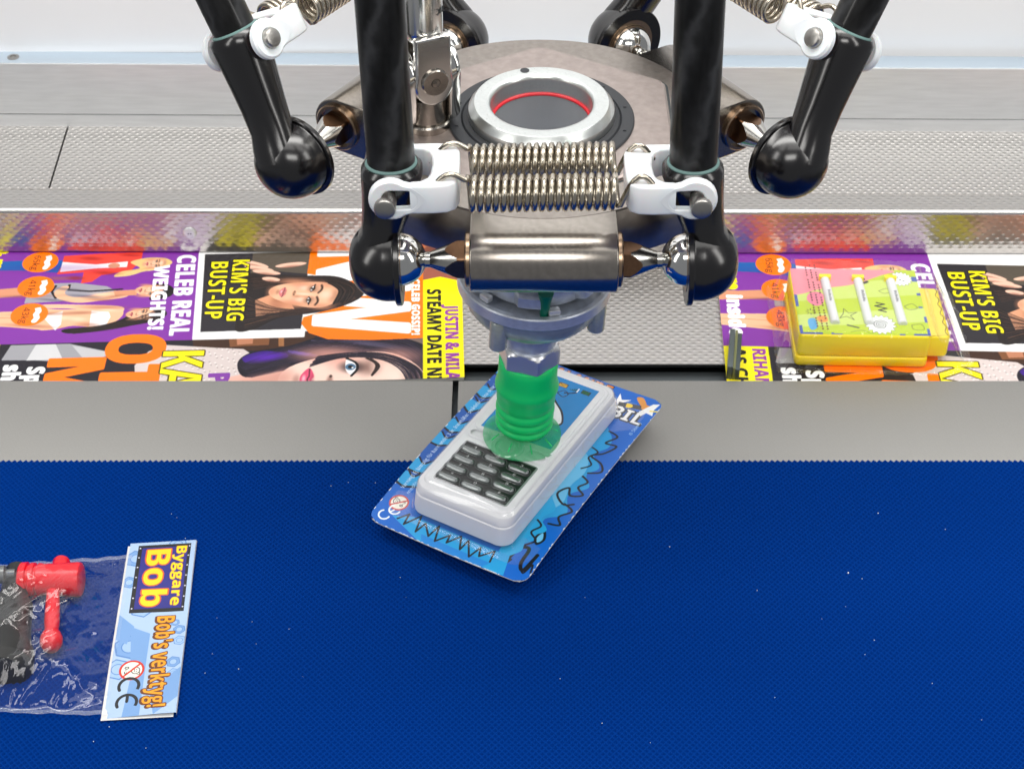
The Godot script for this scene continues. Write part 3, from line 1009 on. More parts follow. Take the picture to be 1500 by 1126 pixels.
	p.strands([V.call(262, 42), V.call(274, 45), V.call(286, 56), V.call(282, 70)], [V.call(266, 46), V.call(270, 50), V.call(274, 58), V.call(270, 72)], 12, 1.6, [Color(0.13, 0.10, 0.10), Color(0.20, 0.15, 0.13), Color(0.09, 0.07, 0.07)])
	for q in [[208, 20, 12.0, 0.4], [212, 26, 12.0, 0.3], [218, 31, 11.0, 0.2], [236, 22, 12.0, -0.15], [222, 40, 7.0, 0.2]]:
		p.oval(V.call(q[0], q[1]), q[2], 2.7, Color(0.93, 0.75, 0.66), q[3])
		p.air(V.call(q[0], q[1] + 2.0), q[2], 2.4, q[3], Color(0.62, 0.40, 0.33), 0.7)
	# yellow right strip
	p.poly([V.call(337, 46), V.call(350, 42), V.call(366, 48), V.call(372, 56), V.call(372, 240), V.call(337, 240)], Color(0.99, 0.93, 0.03))
	p.poly([V.call(337, -16), V.call(372, -16), V.call(372, 50), V.call(350, 42), V.call(337, 46)], Color(0.62, 0.36, 0.30))
	# yellow left strip, big orange and white words at the bottom
	p.poly([V.call(0, 112), V.call(32, 112), V.call(34, 240), V.call(0, 240)], yel)
	# the pictures are soft screened photographs; the writing over them is sharp
	p.soften(2.4)
	for i in 9000:
		var q := Vector2i(rng.randi_range(0, p.img.get_width() - 2), rng.randi_range(0, p.img.get_height() - 2))
		var col := p.img.get_pixelv(q)
		p.img.set_pixelv(q, col.lerp(Color.WHITE if i % 2 else Color.BLACK, 0.06))
	for c in [[44.0, 11.5, "65kg"], [46.0, 43.5, "41kg"], [47.0, 77.5, "43kg"]]:
		p.oval(V.call(c[0], c[1]), 13.6, 13.6, orange)
		p.text(c[2], V.call(c[0] - 5.5, c[1] - 8.5), Vector2(0.0, 19), Vector2(5.0, 0), Color(0.22, 0.12, 0.05), 0.0, Color.BLACK, p.plain)
		p.line([V.call(c[0] + 4.8, c[1] - 8), V.call(c[0] + 6.2, c[1] - 4), V.call(c[0] + 4.8, c[1]), V.call(c[0] + 6.2, c[1] + 4), V.call(c[0] + 4.8, c[1] + 8)], 4.2, Color(0.98, 0.97, 0.95))
	p.text("CELEB REAL", V.call(148.5, 7), Vector2(4.5, 99), Vector2(13.5, 0), Color.WHITE, 0.5, Color(0.93, 0.92, 0.96))
	p.text("WEIGHTS!", V.call(132.5, 19.5), Vector2(4, 79), Vector2(10.6, 0), Color.WHITE, 0.5, Color(0.93, 0.92, 0.96))
	p.text("& more", V.call(6, -8), Vector2(0, 52), Vector2(10.5, 0), yel, 0.7, yel)
	p.text("inside", V.call(6, 52), Vector2(0.0, 48), Vector2(10.5, 0), Color.WHITE, 0.7, Color.WHITE)
	p.text("FOR CELEB GOSSIP!", V.call(328.5, 24), Vector2(0.5, 88), Vector2(5.6, 0), Color.WHITE, 0.25, Color.WHITE)
	p.text("KIM'S BIG", V.call(191.5, 14.5), Vector2(1, 76), Vector2(12.5, 0), yel, 0.9, Color(0.05, 0.05, 0.05))
	p.text("BUST-UP", V.call(175.2, 16.5), Vector2(1, 71), Vector2(12.8, 0), yel, 0.9, Color(0.05, 0.05, 0.05))
	p.text("STEAMY DATE NIGHT", V.call(340.3, 58), Vector2(0, 134), Vector2(9.8, 0), Color(0.07, 0.07, 0.05), 0.3, Color(0.07, 0.07, 0.05))
	p.text("JUSTIN & MILA'S", V.call(353.5, 77), Vector2(0, 96), Vector2(9.2, 0), Color(0.58, 0.24, 0.62), 0.35, Color(0.58, 0.24, 0.62))
	p.text("RIHANNA", V.call(20.5, 115), Vector2(0, 62), Vector2(9.2, 0), Color(0.58, 0.24, 0.62), 0.3, Color(0.58, 0.24, 0.62))
	p.text("AS CHRIS", V.call(6.5, 114), Vector2(0, 66), Vector2(8.6, 0), Color(0.07, 0.07, 0.05), 0.3, Color(0.07, 0.07, 0.05))
	p.text("Split", V.call(57, 139), Vector2(0, 34), Vector2(11.5, 0), Color(0.97, 0.97, 0.97), 0.7, Color(0.97, 0.97, 0.97))
	p.text("shock", V.call(40, 136), Vector2(0, 44), Vector2(11.5, 0), Color(0.97, 0.97, 0.97), 0.7, Color(0.97, 0.97, 0.97))
	p.text("OT", V.call(110.0, 105.0), Vector2(0, 60), Vector2(40, 0), orange, 1.4, orange)
	p.text("M", V.call(71, 130.5), Vector2(0, 42), Vector2(39, 0), orange, 1.2, orange)
	p.text("KA", V.call(151, 124.5), Vector2(0, 42), Vector2(29, 0), yel, 1.2, Color(0.35, 0.30, 0.05), null)
	p.text("PERRY", V.call(186, 151), Vector2(0, 60), Vector2(14, 0), Color(0.50, 0.24, 0.62), 0.8, Color(0.50, 0.24, 0.62))
	return p.tex()

func magazines() -> void:
	var m := mat(Color.WHITE, 0.22)
	m.albedo_texture = cover()
	m.metallic_specular = 0.4
	for s in 2:
		var at := [Vector3(-406, -6.0, -240), Vector3(156.5, -6.0, -240)][s] as Vector3
		var turn: float = [2.2, -2.0][s]
		var mg := thing("magazine", ["gossip magazine with colourful cover lying in the left tray, partly behind the robot", "gossip magazine in the right tray, under the wrapped yellow toy"][s], "magazine", at, rot(Vector3.UP, turn), "magazines riding in the trays")
		var g := Geo.new()
		var b0 := -16.0
		var b1 := 162.0
		var w := 366.5
		# cover: slight waviness of thin paper
		g.patch(60, 30, func(u: float, t: float) -> Vector3:
			var a := u * w
			var b := b0 + (b1 - b0) * t
			return Vector3(a, 3.0 + 0.35 * sin(a * 0.045 + s) * sin(b * 0.03), b))
		for i in g.uv.size():
			g.uv[i] = Vector2(g.uv[i].x * w / 372.0, g.uv[i].y * (b1 - b0) / 250.0)
		part("cover", g, m, mg)
		g = Geo.new()
		g.box(Vector3(0.4, 0.0, b0 + 0.5), Vector3(w - 0.4, 2.0, b1 - 0.5))
		part("pages", g, M.paper, mg)

# ------------------------------------------------------------------ robot platform
func body_r(th: float) -> float:
	# th = 0 at the front arm
	var r := 97.0 + 8.0 * pow(maxf(0.0, cos(3.0 * (th + PI / 3))), 2.0)
	return r

func platform() -> void:
	var pf := thing("robot_platform", "grey steel delta robot platform with bored hub ring and three arm bosses", "robot head", AX)
	var g := Geo.new()
	var N := 240
	var rows := []
	var def := [[34.0, -17.0], [0.93, -17.0], [1.0, -12.0], [1.0, 3.0], [0.995, 6.0], [-1.0, 16.2], [-2.0, 17.0], [34.0, 17.0], [34.0, -17.0]]
	for d in def:
		var ring := []
		for i in N:
			var th := TAU * i / N
			var r := body_r(th)
			var lobe := pow(maxf(0.0, cos(3.0 * (th + PI / 3))), 2.0)
			var rad: float = d[0] if d[0] > 2.0 else (r * d[0] if d[0] > 0.0 else r - (2.5 + 9.0 * lobe) - (0.8 if d[0] < -1.5 else 0.0))
			ring.append(Vector3(sin(th) * rad, d[1], cos(th) * rad))
		rows.append(ring)
	g.loft(rows, false, false, 28.0)
	part("body", g, M.steel, pf)
	# raised pad, rounded hexagon
	g = Geo.new()
	rows = []
	for d in [[1.0, 16.0], [1.0, 18.4], [0.985, 19.2]]:
		var ring := []
		for i in N:
			var th := TAU * i / N
			var a := fmod(th + TAU, PI / 3) - PI / 6
			var hexr := minf(71.0 / cos(a), 80.5)
			ring.append(Vector3(sin(th) * hexr * d[0], d[1], cos(th) * hexr * d[0]))
		rows.append(ring)
	var inner := []
	for i in N: inner.append(Vector3(sin(TAU * i / N) * 46.0, 19.2, cos(TAU * i / N) * 46.0))
	rows.append(inner)
	g.loft(rows, false, false, 28.0)
	part("raised_pad", g, M.pad, pf)
	g = Geo.new()
	rows = []
	for d in [0.6, 1.9]:
		var ring := []
		for i in N:
			var th := TAU * i / N
			var a := fmod(th + TAU, PI / 3) - PI / 6
			var hexr: float = minf(71.0 / cos(a), 80.5) + d
			ring.append(Vector3(sin(th) * hexr, 17.12, cos(th) * hexr))
		rows.append(ring)
	for i in N:
		var j := (i + 1) % N
		g.quad(rows[0][i], rows[0][j], rows[1][j], rows[1][i], Vector3.UP)
	part("pad_groove", g, M.dark_metal, pf)
	# seal
	g = Geo.new()
	g.lathe([Vector2(51.5, 19.0), Vector2(51.5, 20.0), Vector2(50.8, 20.6), Vector2(44.6, 20.6), Vector2(44.0, 19.8), Vector2(43.2, 20.8), Vector2(40.4, 21.6), Vector2(40.0, 21.0)], 96)
	var seal := part("seal_ring", g, M.rubber, pf)
	g = Geo.new()
	for i in 12:
		var a := TAU * (i + 0.4) / 12
		g.box(Vector3(sin(a) * 47.6 - 0.9, 20.5, cos(a) * 47.6 - 0.5), Vector3(sin(a) * 47.6 + 0.9, 21.1, cos(a) * 47.6 + 0.5), 0.15)
	part("seal_mark", g, M.rubber, seal, "", "stuff")
	# bored ring
	g = Geo.new()
	var lip := [Vector2(39.4, 17.0), Vector2(39.4, 20.5), Vector2(40.4, 22.0), Vector2(40.4, 25.6), Vector2(40.2, 26.4), Vector2(37.4, 30.0), Vector2(37.0, 30.3), Vector2(30.6, 30.3)]
	for i in 7:
		var a := deg_to_rad(90.0 * (i + 1) / 7)
		lip.append(Vector2(30.6 - 2.9 * sin(a), 27.4 + 2.9 * cos(a)))
	lip.append(Vector2(27.6, 19.6))
	g.lathe(lip, 96, Transform3D(), 22.0)
	part("hub_ring", g, M.ring, pf)
	g = Geo.new()
	var tor := []
	for i in 13:
		var a := TAU * i / 12
		tor.append(Vector2(27.4 - 1.1 * cos(a), 18.6 - 1.1 * sin(a)))
	g.lathe(tor, 96, Transform3D(), 60.0)
	part("o_ring", g, M.red, pf)
	g = Geo.new()
	g.lathe([Vector2(27.2, 18.0), Vector2(27.2, -46.0), Vector2(0.0, -46.0)], 96)
	part("bore", g, M.dark_bore, pf)
	g = Geo.new()
	g.lathe([Vector2(0, 0.3), Vector2(2.6, 0.3), Vector2(2.6, -0.6)], 16, Transform3D(Basis(), Vector3(-9, 30.2, -33.2)))
	part("index_notch", g, M.rubber, pf)
	g = Geo.new()
	g.lathe([Vector2(2.6, -4.0), Vector2(2.6, 5.0), Vector2(2.2, 5.6), Vector2(0, 5.6)], 16, Transform3D(Basis(), Vector3(13.5, 22.5, 38.5)))
	part("index_pin", g, M.alu_green, pf)

	for k in 3:
		var B := rot(Vector3.UP, -120.0 * k)
		var X := arm_frame(k)
		# arm block and its rounded boss
		g = Geo.new()
		var o := []
		for i in 17:
			var a := deg_to_rad(90.0 - 180.0 * i / 16)
			o.append(Vector2(ARM[k] + 16.8 * cos(a), 16.8 * sin(a)))
		o.append(Vector2(60, -16.8))
		o.append(Vector2(60, 16.8))
		# outline lies in (radial, up); extrude along the tangent
		var T := X * Transform3D(Basis(Vector3(0, 0, 1), Vector3(0, 1, 0), Vector3(-1, 0, 0)), Vector3.ZERO)
		g.extrude(o, -37.8, 37.8, 0.9, T)
		var boss := part("arm_boss", g, M.hub, pf)
		for s in [-1.0, 1.0]:
			var E := X * Transform3D(rot(Vector3.BACK, -90.0 * s), Vector3(37.8 * s, 0, ARM[k]))
			g = Geo.new()
			g.lathe([Vector2(14.2, -1.0), Vector2(14.2, 1.8), Vector2(13.4, 2.5), Vector2(11.9, 2.5), Vector2(11.6, 1.0), Vector2(11.6, -0.5), Vector2(0, -0.5)], 48, E)
			part("bushing", g, M.bush, boss)
			# square shank turned down to a cone
			var ga := Geo.new()
			var gb := Geo.new()
			var na := 96
			var nx := 40
			var pt := func(i: int, j: int) -> Vector3:
				var t := 24.0 * j / nx
				var rc := lerpf(12.3, 4.1, clampf(t / 20.5, 0, 1)) if t < 20.5 else 4.1
				var th := TAU * i / na + 0.62
				var q := fmod(th, PI / 2) - PI / 4
				var rs := minf(7.3 / cos(q), 9.7)
				var r := minf(rc, rs)
				return E * Vector3(r * cos(TAU * i / na), t, r * sin(TAU * i / na))
			for i in na:
				for j in nx:
					var t := 24.0 * (j + 0.5) / nx
					var rc := lerpf(12.3, 4.1, clampf(t / 20.5, 0, 1))
					var th := TAU * (i + 0.5) / na + 0.62
					var rs := minf(7.3 / cos(fmod(th, PI / 2) - PI / 4), 9.7)
					var gg := gb if rs < rc else ga
					var cen := E * Vector3(0, t, 0)
					var p0: Vector3 = pt.call(i, j)
					var p1: Vector3 = pt.call(i + 1, j)
					var p2: Vector3 = pt.call(i + 1, j + 1)
					var p3: Vector3 = pt.call(i, j + 1)
					if rs < rc:
						gg.flat_tri(p0, p1, p2, p0 - cen)
						gg.flat_tri(p0, p2, p3, p0 - cen)
					else:
						var slope := (12.3 - 4.1) / 20.5 if t < 20.5 else 0.0
						var n0 := (E.basis * Vector3(cos(TAU * i / na), slope, sin(TAU * i / na))).normalized()
						var n1 := (E.basis * Vector3(cos(TAU * (i + 1) / na), slope, sin(TAU * (i + 1) / na))).normalized()
						var b := gg.vert(p0, n0); gg.vert(p1, n1); gg.vert(p2, n1); gg.vert(p3, n0)
						gg.tri(b, b + 1, b + 2); gg.tri(b, b + 2, b + 3)
			part("ball_stud", ga, M.stud, boss)
			part("stud_flat", gb, M.copper, boss)
			g = Geo.new()
			g.sphere(13.6, X * Vector3(73.7 * s, 0, ARM[k]), 48)
			part("ball", g, M.chrome, boss)

func arm_frame(k: int) -> Transform3D:
	var c := Vector3(0, 0, ARM[k])
	var t := rot(Vector3.UP, TWIST[k])
	return Transform3D(rot(Vector3.UP, -120.0 * k), Vector3.ZERO) * Transform3D(t, c - t * c)

# ------------------------------------------------------------------ rods, clips and springs
var cache := {}

func rod_meshes(s: float, off: float, top: float) -> Dictionary:
	# ball at the origin, rod along +y, mouth of the socket towards -s (the partner), s = side
	var key := "%s_%s_%s" % [s, off, top]
	if cache.has(key): return cache[key]
	var r := {}
	var g := Geo.new()
	var out := Transform3D(rot(Vector3.BACK, -90.0 * s), Vector3.ZERO)   # local y -> x*s
	var dome := [Vector2(14.6, -1.0), Vector2(23.4, -1.0), Vector2(23.8, -0.6), Vector2(23.8, 1.6), Vector2(23.2, 2.2), Vector2(21.6, 2.4), Vector2(21.4, 3.0)]
	for i in 15:
		var a := deg_to_rad(8 + 82.0 * i / 14)
		dome.append(Vector2(21.6 * pow(cos(a), 0.75) if i < 14 else 0.0, 4.0 + 22.0 * sin(a)))
	g.lathe(dome, 64, out, 30.0)
	# inner bowl
	g.lathe([Vector2(0, 14.2), Vector2(9, 11.5), Vector2(13.4, 5.5), Vector2(14.6, -1.0)], 48, out)
	# neck rising to the tube: sections from the dome up
	var rings := []
	for q in [[6.0, -2.0, 24.0, 14.5], [14.0, -1.0, 21.5, 13.6], [20.0, -3.0, 18.5, 12.4], [30.0, -6.5, 17.6, 12.6], [40.0, -9.5, 17.0, 13.6], [50.0, -12.5, 16.6, 14.8], [57.0, -14.4, 16.4, 15.4], [60.5, -14.4, 16.2, 15.3], [63.0, -12.4, 14.4, 13.4]]:
		var ring := []
		for i in 40:
			var a := TAU * i / 40
			var ca := cos(a)
			var sa := sin(a)
			var x0: float = q[1]
			var x1: float = q[2]
			var cx := (x0 + x1) / 2 + (off - 2.0)
			var hw := (x1 - x0) / 2
			var e := 0.86
			ring.append(Vector3(s * (cx + hw * signf(ca) * pow(absf(ca), e)), q[0] + top * clampf((q[0] - 14.0) / 40.0, 0.0, 1.0), q[3] * signf(sa) * pow(absf(sa), e)))
		rings.append(ring)
	g.loft(rings, true, true, 40.0)
	r.socket = g.mesh()
	g = Geo.new()
	g.lathe([Vector2(13.7, -1.2), Vector2(16.8, -1.2), Vector2(16.8, -0.4)], 48, out)
	r.liner = g.mesh()
	var cx := s * (1.0 + off - 2.0)
	g = Geo.new()
	g.lathe([Vector2(11.9, 62.9), Vector2(13.1, 62.9), Vector2(12.9, 63.5), Vector2(11.9, 64.1)], 64, Transform3D(Basis(), Vector3(cx, top, 0)))
	r.glue = g.mesh()
	g = Geo.new()
	g.lathe([Vector2(11.9, 58.0), Vector2(11.9, 420.0), Vector2(0, 420.0)], 64, Transform3D(Basis(), Vector3(cx, top, 0)), 20.0)
	r.tube = g.mesh()
	g = Geo.new()
	for z in [-1.0, 1.0]:
		g.lathe([Vector2(5.4, 6.0), Vector2(5.4, 24.6), Vector2(4.9, 25.6), Vector2(3.6, 26.2), Vector2(0, 26.4)], 32, Transform3D(rot(Vector3.RIGHT, 90.0 * z), Vector3(s * (off + 1.5), 43.5, 0) if top < 0.0 else Vector3(s * (off - 1.5), 47.0 + 21.0, 0)))
	r.pin = g.mesh()
	cache[key] = r
	return r

func clip_mesh(s: float, tight: bool) -> ArrayMesh:
	# yoke round the rod: two slotted cheeks joined by a bar on the side of the partner (-s)
	var key := "clip%s%s" % [s, tight]
	if cache.has(key): return cache[key]
	var g := Geo.new()
	var y := 47.0
	for z in [-1.0, 1.0]:
		var o := []
		var inn := []
		var n := 20
		# round head, waisted neck towards the bar
		for i in n:
			var a := deg_to_rad(52.0) + deg_to_rad(256.0) * i / (n - 1)
			o.append(Vector2(-0.5 + 11.0 * cos(a), y + 11.0 * sin(a)))
			var a2 := PI / 2 + PI * i / (n - 1)
			inn.append(Vector2(-0.2 + 5.2 * cos(a2), y + 5.2 * sin(a2)))
		for i in n:
			var t := float(i) / (n - 1)
			var w := lerpf(-1.0, 1.0, t)
			o.append(Vector2(17.5 - 7.0 * pow(absf(w), 1.6), y + 7.6 * w))
			var a := -PI / 2 + PI * t
			inn.append(Vector2((0.2 if tight else 7.0) + 5.0 * cos(a), y + 5.0 * sin(a)))
		for l in [o, inn]:
			for i in l.size(): l[i] = Vector2(-s * l[i].x, l[i].y)
		g.ring_plate(o, inn, 17.6 * z if z > 0 else -22.6, 22.6 if z > 0 else -17.6, 1.2)
	# bar: plan outline of a U, raised over its height
	var u := []
	for q in [[9.0, 22.4], [20.0, 22.6], [27.0, 21.8], [31.0, 19.0], [32.6, 14.0], [32.8, 6.0], [32.8, -6.0], [32.6, -14.0], [31.0, -19.0], [27.0, -21.8], [20.0, -22.6], [9.0, -22.4], [9.0, -17.2], [14.0, -16.6], [17.2, -13.6], [18.6, -9.0], [19.2, 0.0], [18.6, 9.0], [17.2, 13.6], [14.0, 16.6], [9.0, 17.2]]:
		u.append(Vector2(-s * q[0], q[1]))
	# (x, z) outline lifted along y
	var T := Transform3D(Basis(Vector3(1, 0, 0), Vector3(0, 0, 1), Vector3(0, -1, 0)), Vector3(0, y, 0))
	g.extrude(u, -8.0, 8.0, 1.5, T)
	cache[key] = g.mesh()
	return cache[key]

func spring_mesh() -> ArrayMesh:
	if cache.has("spring"): return cache.spring
	var g := Geo.new()
	var path := PackedVector3Array()
	var turns := 19.5
	var L := 74.0
	var R := 8.1
	# hook at one end, coil, hook at the other
	var n := int(turns * 26)
	for e in 9:
		var a := e / 8.0
		path.append(Vector3(-L / 2 - 19.0 + 18.0 * a, 1.0 + 7.0 * a + 6.5 * sin(a * PI), 1.5 * (1.0 - a)))
	for i in n + 1:
		var t := float(i) / n
		var a := TAU * turns * t + PI / 2
		path.append(Vector3(-L / 2 + L * t, R * sin(a), R * cos(a)))
	for e in 9:
		var a := 1.0 - e / 8.0
		path.append(Vector3(L / 2 + 19.0 - 18.0 * a, 1.0 - 9.0 * a + 12.0 * sin(a * PI), 2.5 * (1.0 - a)))
	g.tube(path, 1.5, 10)
	cache.spring = g.mesh()
	return cache.spring

func arms() -> void:
	var lean := [-4.5, 27.0, 27.0]
	var offs := [2.0, 4.0, 4.0]
	var tops := [-7.0, 14.0, 14.0]
	var rise := [0.0, 21.0, 21.0]   # how much higher clips and springs sit on the rear rods
	# arm 0 in front, 1 towards the left back, 2 towards the right back
	var where := [
		["front left black rod joint, nearest the camera beside the coil springs", "front right black rod joint, nearest the camera beside the coil springs"],
		["black rod joint mostly hidden behind the upright joint shaft, back left", "black rod leaning left, over the left rear panel"],
		["black rod leaning right, in front of the right rear panel", "black rod joint behind the platform, back right, its chrome ball showing"]]
	var cwhere := [
		["white plastic yoke clip on the front left rod", "white plastic yoke clip on the front right rod"],
		["white plastic yoke clip on the hidden back left rod", "white plastic yoke clip on the rod leaning left"],
		["white plastic yoke clip on the rod leaning right", "white plastic yoke clip on the back right rod"]]
	var swhere := [
		["upper of the two coil springs in the middle, nearer the bored ring", "lower of the two coil springs in the middle, nearer the front boss"],
		["inner coil spring running back from the left clip", "outer coil spring running back from the left clip"],
		["inner coil spring running back from the right clip", "outer coil spring running back from the right clip"]]
	for k in 3:
		var F := arm_frame(k)
		var B := F.basis
		var P := B * rot(Vector3.BACK, 1.3 if k == 0 else 0.0) * rot(Vector3.RIGHT, lean[k])
		for si in 2:
			var s := -1.0 if si == 0 else 1.0
			var m := rod_meshes(s, offs[k], tops[k])
			var ball := AX + F * Vector3(73.7 * s, 0, ARM[k])
			var rod := thing("robot_rod", where[k][si], "robot rod", ball, P, "rods of the robot")
			var so := inst("socket", m.socket, M.black, rod)
			inst("liner", m.liner, M.bush, so)
			inst("tube", m.tube, M.carbon, rod)
			inst("glue_ring", m.glue, M.teal, rod)
			inst("pin", m.pin, M.pin, rod)
			if k == 0 or (k == 1) or (k == 2):
				var cl := MeshInstance3D.new()
				cl.name = numbered("spring_clip")
				cl.mesh = clip_mesh(s, k > 0)
				cl.material_override = M.white
				add_child(cl, true)
				cl.transform = Transform3D(P, (ball + P * Vector3(s * (offs[k] - 2.0), rise[k], 0)) * MM)
				tag(cl, cwhere[k][si], "plastic clip", "white clips on the rods")
		for zi in 2:
			var z := -16.2 if zi == 0 else 16.2
			var sp := MeshInstance3D.new()
			sp.name = numbered("coil_spring")
			sp.mesh = spring_mesh()
			sp.material_override = M.spring
			add_child(sp, true)
			sp.transform = Transform3D(P, (AX + F * Vector3(0, 0, ARM[k]) + P * Vector3(0, 48.0 + rise[k], z)) * MM)
			tag(sp, swhere[k][zi], "coil spring", "coil springs between the rods")

# ------------------------------------------------------------------ jointed shaft
func drive_shaft() -> void:
	var d := thing("jointed_shaft", "polished steel universal joint shaft standing behind the front left rod", "drive shaft", AX + Vector3(-63, 17, 6), rot(Vector3.UP, 24))
	var g := Geo.new()
	g.lathe([Vector2(13.0, 0), Vector2(13.0, 6), Vector2(12.2, 7), Vector2(11.0, 7), Vector2(11.0, 22), Vector2(0, 22)], 40)
	part("base_post", g, M.hub, d)
	# lower fork: two rounded cheeks
	g = Geo.new()
	for s in [-1.0, 1.0]:
		var o := []
		for i in 25:
			var a := deg_to_rad(-20.0 + 220.0 * i / 24)
			o.append(Vector2(13.5 * cos(a), 36.0 + 15.0 * sin(a)))
		o.append(Vector2(-11.0, 12.0)); o.append(Vector2(-6.0, 6.0)); o.append(Vector2(6.0, 6.0)); o.append(Vector2(11.0, 12.0))
		g.extrude(o, -3.2, 3.2, 1.2, Transform3D(Basis(Vector3(0, 0, 1), Vector3(0, 1, 0), Vector3(-1, 0, 0)), Vector3(12.6 * s, 0, 0)))
	part("lower_fork", g, M.chrome, d)
	g = Geo.new()
	g.box(Vector3(-9.2, 24, -9.2), Vector3(9.2, 46, 9.2), 2.0)
	part("cross_block", g, M.hub, d)
	g = Geo.new()
	for s in [-1.0, 1.0]:
		var o := []
		for i in 25:
			var a := deg_to_rad(-200.0 + 220.0 * i / 24)
			o.append(Vector2(11.0 * cos(a), 34.0 + 12.5 * sin(a)))
		o.append(Vector2(10.0, 62.0)); o.append(Vector2(-10.0, 62.0))
		g.extrude(o, -2.6, 2.6, 1.2, Transform3D(Basis(), Vector3(0, 0, 11.5 * s)))
	g.lathe([Vector2(0, 54), Vector2(8, 54), Vector2(10.2, 58), Vector2(10.4, 62), Vector2(10.4, 84), Vector2(9.6, 85), Vector2(0, 85)], 48)
	part("upper_fork", g, mat(lin(0.74, 0.73, 0.70), 0.16, 1.0), d)
	g = Geo.new()
	g.lathe([Vector2(7.6, 0), Vector2(7.6, 1.2), Vector2(7.0, 1.9), Vector2(2.6, 1.6), Vector2(2.4, 1.3), Vector2(2.2, 2.0), Vector2(0, 2.2)], 40, Transform3D(rot(Vector3.RIGHT, 90), Vector3(0, 36, 14.0)))
	part("joint_pin", g, M.hub, d)
	g = Geo.new()
	g.lathe([Vector2(7.4, 84), Vector2(7.4, 91), Vector2(0, 91)], 40)
	part("collar", g, M.bush, d)
	g = Geo.new()
	var o := []
	for i in 6: o.append(Vector2(19.0 * cos(TAU * i / 6), 19.0 * sin(TAU * i / 6)))
	g.extrude(o, 91, 103, 1.0, Transform3D(Basis(Vector3(1, 0, 0), Vector3(0, 0, -1), Vector3(0, 1, 0)), Vector3.ZERO))
	part("hex_nut", g, M.alu, d)
	# engraved letters, upside down as on the shaft
	var tm := TextMesh.new()
	var f := SystemFont.new()
	f.font_names = PackedStringArray(["Droid Sans"])
	tm.font = f
	tm.text = "INC."
	tm.font_size = 32
	tm.pixel_size = 0.00014
	tm.depth = 0.0002
	inst("engraving", tm, M.dark_metal, d, Transform3D(rot(Vector3.UP, 38) * rot(Vector3.BACK, 180), Vector3(6.5, 74, 8.35) * MM))

